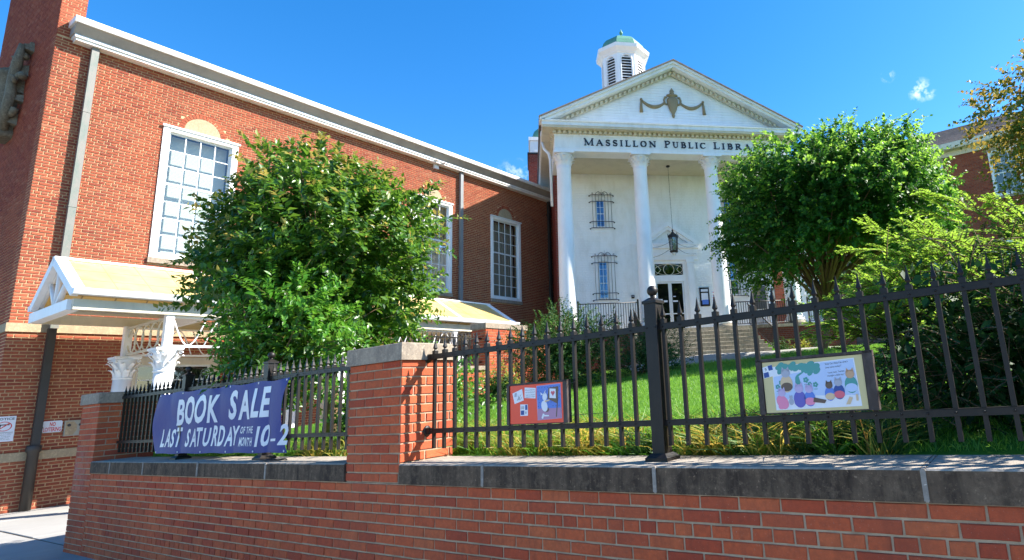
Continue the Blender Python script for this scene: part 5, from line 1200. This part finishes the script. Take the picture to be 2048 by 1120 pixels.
extr2('gutter',[(.0,9.562),(.42,9.562),(.50,9.78),(.0,9.78)],M['gutter'])
nr=16
for k in range(nr):
    y0=27.52+5*k/nr; y1=27.52+5*(k+1)/nr+.03; z0=9.79+2.5*k/nr; z1=9.79+2.5*(k+1)/nr
    mb=MB(); mb.hexa([(-8.2,y0,z0-.02),(9,y0,z0-.02),(9,y1,z1-.04),(-8.2,y1,z1-.04),(-8.2,y0,z0+.028),(9,y0,z0+.028),(9,y1,z1-.002),(-8.2,y1,z1-.002)]); RG.part('shingle_course',mb,M['roofing'])
mb=MB(); mb.box(-8.2,9,32.4,36,9,12.25); RG.part('roof_body',mb,M['roofing'])
# ================================================================ VEGETATION
def unit(a): return a/np.maximum(np.linalg.norm(a,axis=1,keepdims=True),1e-9)
def leaf_mesh(name,P,D,Nn,L,W,mats,mi=None,off=(0,0,0),fold=.25,curl=.12):
    n=len(P); D=unit(D); S=unit(np.cross(D,Nn)); N2=unit(np.cross(S,D)); L=np.asarray(L).reshape(-1,1); W=np.asarray(W).reshape(-1,1)
    v=np.empty((n,4,3)); v[:,0]=P; mid=P+D*L*.48; v[:,1]=mid+S*W+N2*W*fold; v[:,2]=P+D*L-N2*L*curl; v[:,3]=mid-S*W+N2*W*fold
    v=v.reshape(-1,3)-np.array(off); me=bpy.data.meshes.new(name); me.vertices.add(4*n); me.vertices.foreach_set('co',v.astype(np.float32).ravel())
    idx=np.arange(n)*4; tri=np.stack([idx,idx+1,idx+2,idx,idx+2,idx+3],1).ravel().astype(np.int32)
    me.loops.add(6*n); me.loops.foreach_set('vertex_index',tri); me.polygons.add(2*n); me.polygons.foreach_set('loop_start',np.arange(0,6*n,3,dtype=np.int32))
    for m_ in mats: me.materials.append(m_)
    if mi is not None: me.polygons.foreach_set('material_index',np.repeat(mi,2).astype(np.int32))
    me.update(calc_edges=True); return me
def rdir(n): return unit(nrg.normal(size=(n,3)))
def sprigs(c,r,n,sl,leafL,spacing,rho=(.55,1.0),up=.35,lumps=.13,seed=0,zmin=-1,box=2.0):
    """leafy twigs growing outwards through the shell of a lumpy crown"""
    d=rdir(n*2); d=d[d[:,2]>zmin][:n]; n=len(d)
    f=nrg.uniform(rho[0]**2.2,rho[1]**2.2,n)**(1/2.2)
    lump=1+lumps*(np.sin(d[:,0]*5+seed)*np.sin(d[:,1]*4.3+seed*2)+.8*np.sin(d[:,2]*6+seed*3+d[:,0]*3)+.5*np.sin(d[:,0]*11+d[:,1]*9+seed))
    bx=1/np.maximum((np.abs(d)**box).sum(1)**(1/box),.3); p=np.array(c)+d*np.array(r)*(f*lump*bx)[:,None]
    dr=unit(d*np.array([1,1,.8])+nrg.normal(size=(n,3))*.5+np.array([0,0,up])); L=sl*nrg.uniform(.5,1.35,n); k=np.maximum(2,(L/spacing).astype(int))
    idx=np.repeat(np.arange(n),k); st=np.concatenate([np.arange(q) for q in k]); t=(st+.5)/k[idx]
    droop=np.array([0,0,-1])*(L[idx]*t**2*.25)[:,None]
    P=p[idx]+dr[idx]*(L[idx]*t)[:,None]+droop
    sd=unit(np.cross(dr[idx],rdir(n)[idx])); sgn=np.where(st%2==0,1,-1)[:,None]
    D=unit(dr[idx]*.65+sd*sgn*.9+nrg.normal(size=(len(idx),3))*.3+np.array([0,0,-.12]))
    Nn=unit(nrg.normal(size=(len(idx),3))*.55+np.array([0,0,1.0])+d[idx]*.5)
    LL=leafL*nrg.uniform(.65,1.25,len(idx))*(1-.35*t)
    outer=(f[idx]+.25*t)*(1) ; return P,D,Nn,LL,outer,d[idx],(p,dr,L)
def plant(name,label,cat,base,c,r,n,sl,leafL,spacing,mats,tip=.9,trunk=None,limbs=0,wr=.28,core=0,**k):
    T=Thing(name,label,cat,base,group=k.pop('group',None))
    P,D,Nn,LL,outer,d,tw=sprigs(c,r,n,sl,leafL,spacing,**k)
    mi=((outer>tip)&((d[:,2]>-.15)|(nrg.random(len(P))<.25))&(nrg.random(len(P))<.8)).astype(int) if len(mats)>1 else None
    if core:
        q=rdir(core)*np.array(r)*nrg.uniform(0,.62,core)[:,None]+np.array(c)
        P=np.vstack([P,q]); D=np.vstack([D,rdir(core)]); Nn=np.vstack([Nn,rdir(core)]); LL=np.concatenate([LL,leafL*1.3*np.ones(core)])
        if mi is not None: mi=np.concatenate([mi,np.zeros(core,int)])
    me=leaf_mesh('crown' if cat=='tree' else 'foliage',P,D,Nn,LL,LL*wr,mats,mi,base); T.inst('crown' if cat=='tree' else 'foliage',me,base,kind='stuff')
    mb=MB(); b=Vector(base); c_=Vector(c)
    tp=Vector(trunk) if trunk else c_-Vector((0,0,r[2]*.45))
    if trunk is not None or limbs:
        h=(tp-b).length; mb.tube([b,b+(tp-b)*.35+Vector((.03,.02,0))*h,b+(tp-b)*.7+Vector((-.02,.03,0))*h,tp],[.055*h**.5+.02,.045*h**.5+.015,.035*h**.5+.01,.03*h**.5],8)
        p,dr,L=tw
        for i in range(limbs):
            e=Vector(p[rng.randrange(len(p))]); s=b+(tp-b)*rng.uniform(.55,1.0); m1=s+(e-s)*.45+Vector((rng.uniform(-.1,.1),rng.uniform(-.1,.1),rng.uniform(0,.15)))*r[0]
            mb.tube([s,m1,e],[.022*r[0]**.7,.014*r[0]**.7,.004],5)
        mb.m=[0]*len(mb.f); T.part('trunk' if cat=='tree' else 'stem',mb,M['bark'])
    # fine twigs carrying the outer sprays
    mb=MB(); p,dr,L=tw
    for i in range(0,len(p),6):
        a=p[i];e=a+dr[i]*L[i]*.95; e[2]-=L[i]*.22; s=a-dr[i]*L[i]*.5; mb.tube([s,a,e],[.004,.003,.0015],3)
    T.part('twig',mb,M['bark'],kind='stuff'); return T
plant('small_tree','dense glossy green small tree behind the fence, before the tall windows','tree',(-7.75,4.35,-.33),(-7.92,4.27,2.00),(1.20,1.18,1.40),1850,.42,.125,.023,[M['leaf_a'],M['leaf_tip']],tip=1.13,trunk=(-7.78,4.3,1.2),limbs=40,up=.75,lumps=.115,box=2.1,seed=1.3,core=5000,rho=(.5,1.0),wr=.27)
plant('shrub','bright light green shrub in front of the small tree, above the banner','shrub',(-7.35,3.5,-.40),(-7.32,3.55,.88),(.95,.48,.80),560,.34,.095,.018,[M['leaf_a'],M['leaf_bright']],tip=.72,limbs=14,trunk=(-7.4,3.5,.4),up=.6,seed=4,core=700,rho=(.4,1.0),wr=.24)
plant('shrub','leafy green shrub seen through fence bars beside the near pier','shrub',(-5.6,3.9,-.38),(-5.7,4.0,.05),(.95,.5,.50),420,.25,.07,.018,[M['leaf_a'],M['leaf_bright']],tip=.9,limbs=10,seed=2,core=900,rho=(.3,1.0))
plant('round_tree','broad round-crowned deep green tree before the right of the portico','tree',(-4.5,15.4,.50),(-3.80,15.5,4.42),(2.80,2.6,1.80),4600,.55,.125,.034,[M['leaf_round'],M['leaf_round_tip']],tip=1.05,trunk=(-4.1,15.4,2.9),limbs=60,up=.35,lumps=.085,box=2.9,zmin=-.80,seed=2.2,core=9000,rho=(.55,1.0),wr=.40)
plant('autumn_tree','sparse tree with yellow and orange autumn leaves at right edge','tree',(3.2,13.4,.35),(2.35,13.1,4.50),(1.95,1.7,1.30),1900,.55,.12,.05,[M['leaf_autumn']],trunk=(2.9,13.3,3.4),limbs=40,up=-.05,lumps=.25,seed=5.1,rho=(.45,1.12),wr=.42)
plant('autumn_tree','low reddish brown leafy branches hanging under the autumn tree','tree',(3.9,12.6,.33),(1.5,12.8,3.05),(1.6,1.2,.42),260,.5,.11,.05,[M['leaf_autumn']],trunk=(3.5,12.6,2.5),limbs=26,up=-.1,lumps=.3,seed=8,rho=(.2,1.1),wr=.42)
plant('shrub','dark rose bush left of the porch railing','shrub',(-8.6,9.9,.12),(-8.5,9.8,.92),(1.15,.9,.82),900,.35,.07,.022,[M['leaf_rose'],M['leaf_rose']],limbs=24,trunk=(-8.6,9.9,.5),up=.7,seed=3.1,core=2600,rho=(.4,1.05))
plant('shrub','low dark shrub at the left foot of the steps','shrub',(-7.55,11.7,.28),(-7.55,11.7,.80),(1.05,.9,.72),650,.25,.06,.02,[M['leaf_rose']],limbs=10,seed=7,core=1800,rho=(.4,1.0))
plant('shrub','golden yellow-green shrub by the foot of the broad pier','shrub',(-8.75,7.0,-.12),(-8.75,7.0,.16),(.33,.33,.33),200,.16,.05,.016,[M['leaf_yellow']],seed=6,core=500,rho=(.3,1.0))
plant('shrub','dark shrub with golden top between the yellow shrub and the rose bush','shrub',(-8.05,7.5,-.10),(-8.05,7.5,.20),(.48,.42,.36),280,.16,.05,.016,[M['leaf_rose'],M['leaf_yellow']],tip=.75,seed=9,core=900,rho=(.3,1.0))
plant('shrub','thin sapling with pale leaves behind the broad pier','shrub',(-10.2,11.6,.2),(-10.1,11.4,1.55),(.55,.5,.45),160,.35,.07,.03,[M['leaf_bright'],M['leaf_rose']],limbs=12,trunk=(-10.2,11.5,1.2),seed=11)
# small planting along the porch base (portico frame -> wall frame)
def P2R(u,t):
    q=Matrix.Rotation(-FR[1],3,'Z')@(FP[0]+Matrix.Rotation(FP[1],3,'Z')@Vector((u*KP,t*KP,0))-FR[0]); return q.x,q.y
for i,(u,t,rr,mt,lb) in enumerate(((9.3,-1.7,.36,'leaf_bright','small light green shrub at the right foot of the steps'),(10.1,-1.5,.42,'leaf_rose','small dark shrub before the porch brickwork, nearest the vent'),(10.95,-1.6,.34,'leaf_yellow','small yellowish shrub under the bronze plaque'),(12.0,-1.6,.45,'leaf_rose','dark low shrub under the fourth column'),(1.6,-1.6,.55,'leaf_rose','dark shrub before the porch brickwork left of the steps'))):
    x,y=P2R(u,t); z=hz(x,y); plant('shrub',lb,'shrub',(x,y,z),(x,y,z+rr*.75),(rr,rr,rr*.8),130,.16,.06,.02,[M[mt]],seed=i,core=350,rho=(.3,1.0))
# yew: feathery arching shoots over a dark mass
def yew():
    T=Thing('yew_shrub','large feathery yew with bright green shoots behind the right fence','shrub',(.9,4.9,-.42))
    c=np.array([1.05,5.0,.0]); r=np.array([2.4,1.45,1.05])
    P=[];D=[];N=[];L=[];mi=[]; stems=MB()
    def shoot(p,d,Ls,bright,needle=.036,sub=True):
        k=int(Ls/.0095); t=(np.arange(k)+.5)/k; a=nrg.uniform(.25,.5)
        pts=p+np.outer(t*Ls,d)+np.outer((t**2)*Ls*-a*.5,[0,0,1]); tang=unit(d+np.outer(-a*t,[0,0,1]))
        s=unit(np.cross(tang,np.array([[0,0,1.]])+nrg.normal(size=(1,3))*.25)); sg=np.where(np.arange(k)%2==0,1,-1)[:,None]
        P.append(pts); D.append(unit(s*sg*.85+tang*.62+nrg.normal(size=(k,3))*.13)); N.append(np.tile([[0,0,1.]],(k,1))+nrg.normal(size=(k,3))*.25)
        L.append(needle*nrg.uniform(.75,1.15,k)*(1-.45*t**3)); mi.append(np.full(k,bright)); stems.tube([tuple(pts[0]),tuple(pts[k//2]),tuple(pts[-1])],[.004,.003,.0012],3)
        if sub and Ls>.2:
            for j in range(int(Ls/.045)):
                q=rng.uniform(.12,.9); i=int(q*k); sdn=s[0 if len(s)==1 else i]*(1 if j%2 else -1)
                dd=unit((tang[i]*.75+sdn*.75+np.array([0,0,.15])+nrg.normal(size=3)*.15)[None])[0]
                shoot(pts[i],dd,Ls*(.38*(1-q)+.10),bright,needle*.85,False)
    # bright outer shoots, from the crown top and towards the left and the street
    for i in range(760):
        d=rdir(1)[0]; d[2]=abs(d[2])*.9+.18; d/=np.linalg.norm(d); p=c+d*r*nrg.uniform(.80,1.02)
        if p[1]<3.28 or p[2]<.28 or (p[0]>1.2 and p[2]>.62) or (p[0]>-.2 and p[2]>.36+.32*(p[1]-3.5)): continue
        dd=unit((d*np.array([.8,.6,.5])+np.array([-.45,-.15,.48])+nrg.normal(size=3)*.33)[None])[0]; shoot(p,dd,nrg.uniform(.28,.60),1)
    for (x,y,z,dx,dy,dz,Ls) in ((-.45,4.9,.78,-.9,-.1,.35,.85),(-.55,4.8,.55,-.95,-.1,.28,.75),(-.35,4.7,.85,-.7,-.1,.7,.7),(-.75,4.8,.35,-.95,0,.2,.6),(-.1,4.8,.95,-.6,-.1,.7,.7),(.3,4.9,.85,-.45,-.1,.7,.55),(.8,4.9,.8,-.4,-.1,.7,.5),(1.3,4.6,.8,.1,-.1,.8,.5),(1.7,4.5,.7,.25,-.2,.6,.45),(1.5,4.3,.7,-.2,-.3,.7,.45),(-.85,4.7,.05,-.9,-.2,.15,.5),(-.2,4.4,.75,-.7,-.4,.45,.6),(-.9,4.9,-.1,-.9,0,.3,.5)):
        for q in range(3): shoot(np.array([x,y,z])+nrg.normal(size=3)*.07,unit(np.array([[dx,dy,dz]])+nrg.normal(size=(1,3))*.16)[0],Ls*rng.uniform(.7,1.05),1)
    # a few sprigs poking through the dark front, half painted bright as if lit
    for i in range(34):
        p=np.array([rng.uniform(-.6,2.2),3.45+rng.random()*.35,rng.uniform(-.3,.65)]); shoot(p,unit((np.array([rng.uniform(-.8,.6),-.3,.45])+nrg.normal(size=3)*.2)[None])[0],rng.uniform(.12,.26),1 if rng.random()<.5 else 0,.026,False)
    for i in range(1500):
        d=rdir(1)[0]; p=c+d*r*nrg.uniform(.55,.98)
        if p[1]<3.30 or p[2]<-.42: continue
        dd=unit((d*.7+np.array([-.1,-.15,.25])+nrg.normal(size=3)*.4)[None])[0]; shoot(p,dd,nrg.uniform(.16,.34),0,.030,False)
    for i in range(1500):
        p=np.array([rng.uniform(-.85,3.6),rng.uniform(3.32,3.9)+.5*rng.random(),rng.uniform(-.42,.72)])
        if p[0]<-.3 and p[2]>.25: continue
        shoot(p,unit((np.array([-.15,-.35,.3])+nrg.normal(size=3)*.5)[None])[0],nrg.uniform(.14,.28),0,.032,False)
    P_=np.vstack(P);D_=np.vstack(D);N_=np.vstack(N);L_=np.concatenate(L);m_=np.concatenate(mi)
    core=16000; q=rdir(core)*r*nrg.uniform(.3,.88,core)[:,None]+c; q2=np.stack([nrg.uniform(-.7,3.6,9000),nrg.uniform(3.6,5.6,9000),nrg.uniform(-.42,.62,9000)],1); q=np.vstack([q,q2]); q=q[(q[:,1]>3.35)&(q[:,2]>-.42)]
    P_=np.vstack([P_,q]);D_=np.vstack([D_,rdir(len(q))]);N_=np.vstack([N_,rdir(len(q))]);L_=np.concatenate([L_,np.full(len(q),.075)]);m_=np.concatenate([m_,np.zeros(len(q),int)])
    W_=np.where(L_>.06,.022,np.where(m_==1,.0098,.0085))
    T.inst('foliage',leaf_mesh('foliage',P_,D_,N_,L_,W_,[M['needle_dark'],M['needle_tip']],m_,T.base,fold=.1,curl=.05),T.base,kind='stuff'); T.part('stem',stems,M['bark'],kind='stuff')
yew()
# grass
def blades(name,label,n,xr,yr,h,wd,mats,lean=.5,gold=0,clump=0,ok=None,kind='stuff'):
    X=nrg.uniform(xr[0],xr[1],n); Y=yr[0]+(yr[1]-yr[0])*nrg.random(n)**1.3
    if clump:
        cx=nrg.uniform(xr[0],xr[1],clump); cy=nrg.uniform(yr[0],yr[1],clump); j=nrg.integers(0,clump,n); X=cx[j]+nrg.normal(size=n)*.045; Y=np.clip(cy[j]+nrg.normal(size=n)*.045,yr[0],None)
    if ok is not None: kk=ok(X,Y); X=X[kk];Y=Y[kk]
    n=len(X); Z=np.array([hz(a,b) for a,b in zip(X,Y)]); P=np.stack([X,Y,Z-.005],1)
    D=unit(np.stack([nrg.normal(size=n)*lean,nrg.normal(size=n)*lean,np.ones(n)],1)); H=h*nrg.uniform(.5,1.3,n)
    side=unit(np.cross(D,rdir(n))); W=wd*nrg.uniform(.7,1.3,n)
    bend=unit(np.stack([D[:,0],D[:,1],np.zeros(n)],1)); 
    v=np.empty((n,5,3)); v[:,0]=P-side*W[:,None]/2; v[:,1]=P+side*W[:,None]/2; m1=P+D*(H*.6)[:,None]
    v[:,2]=m1+side*W[:,None]*.4; v[:,3]=m1-side*W[:,None]*.4; v[:,4]=m1+unit(D+bend*lean*1.6-np.array([0,0,.25]) if lean>.3 else D)*(H*.5)[:,None]
    base=(float(X.mean()),float(Y.mean()),float(Z.min())); v=v.reshape(-1,3)-np.array(base)
    me=bpy.data.meshes.new(name); me.vertices.add(5*n); me.vertices.foreach_set('co',v.astype(np.float32).ravel()); idx=np.arange(n)*5
    tri=np.stack([idx,idx+1,idx+2,idx,idx+2,idx+3,idx+3,idx+2,idx+4],1).ravel().astype(np.int32); me.loops.add(9*n); me.loops.foreach_set('vertex_index',tri); me.polygons.add(3*n); me.polygons.foreach_set('loop_start',np.arange(0,9*n,3,dtype=np.int32))
    for m_ in mats: me.materials.append(m_)
    me.update(calc_edges=True); o=obj(name,me); o.location=FR[0]+Matrix.Rotation(FR[1],3,'Z')@Vector(base); o.rotation_euler=(0,0,FR[1]); setp(o,label=label,category='grass',kind=kind)
def vis(X,Y): return X<.2+Y*.25
blades('lawn_grass','short bright green lawn grass on the slope',90000,(-10.6,2.5),(3.3,11),.055,.005,[M['blade']],.35,ok=vis)
blades('lawn_grass','short green grass further up the slope toward the steps',60000,(-11,1),(10,21.5),.07,.010,[M['blade']],.3,ok=vis)
blades('border_grass','yellow and orange strappy border plants along the coping',4800,(-4.6,-.7),(3.17,3.75),.27,.0085,[M['blade_gold']],.7,clump=100)
blades('border_grass','yellow strappy border plants left of the near pier',900,(-6.4,-4.6),(3.17,3.7),.22,.008,[M['blade_gold']],.7,clump=26)
blades('strappy_leaves','long dark green arching leaves under the cream story board',1700,(-2.2,-.55),(3.17,3.6),.26,.009,[M['leaf_rose']],.8,clump=30)
blades('weeds','fresh green weeds among the golden border plants',1600,(-3.2,-.6),(3.2,4.0),.15,.014,[M['leaf_bright']],.7,clump=60)
blades('border_grass','green strappy leaves mixed among the golden border plants',4200,(-4.6,-.7),(3.17,3.95),.28,.008,[M['blade']],.65,clump=110)
T=Thing('small_flower','tiny blue flowers behind the bars right of the fence post','flower',(-1.55,3.25,-.4))
for (x,z) in ((-1.66,-.30),(-1.55,-.33),(-1.40,-.28)):
    mb=MB(); n=30; mb.add([(x+.016*(.55+.45*math.cos(5*2*PI*k/n))*math.cos(2*PI*k/n),3.2,z+.016*(.55+.45*math.cos(5*2*PI*k/n))*math.sin(2*PI*k/n)) for k in range(n)],[tuple(range(n))]); T.part('petals',mb,M['p_blue'])
    mb=MB(); mb.tube([(x,3.22,-.41),(x,3.21,z)],.002,4); T.part('stem',mb,M['leaf_bright'])
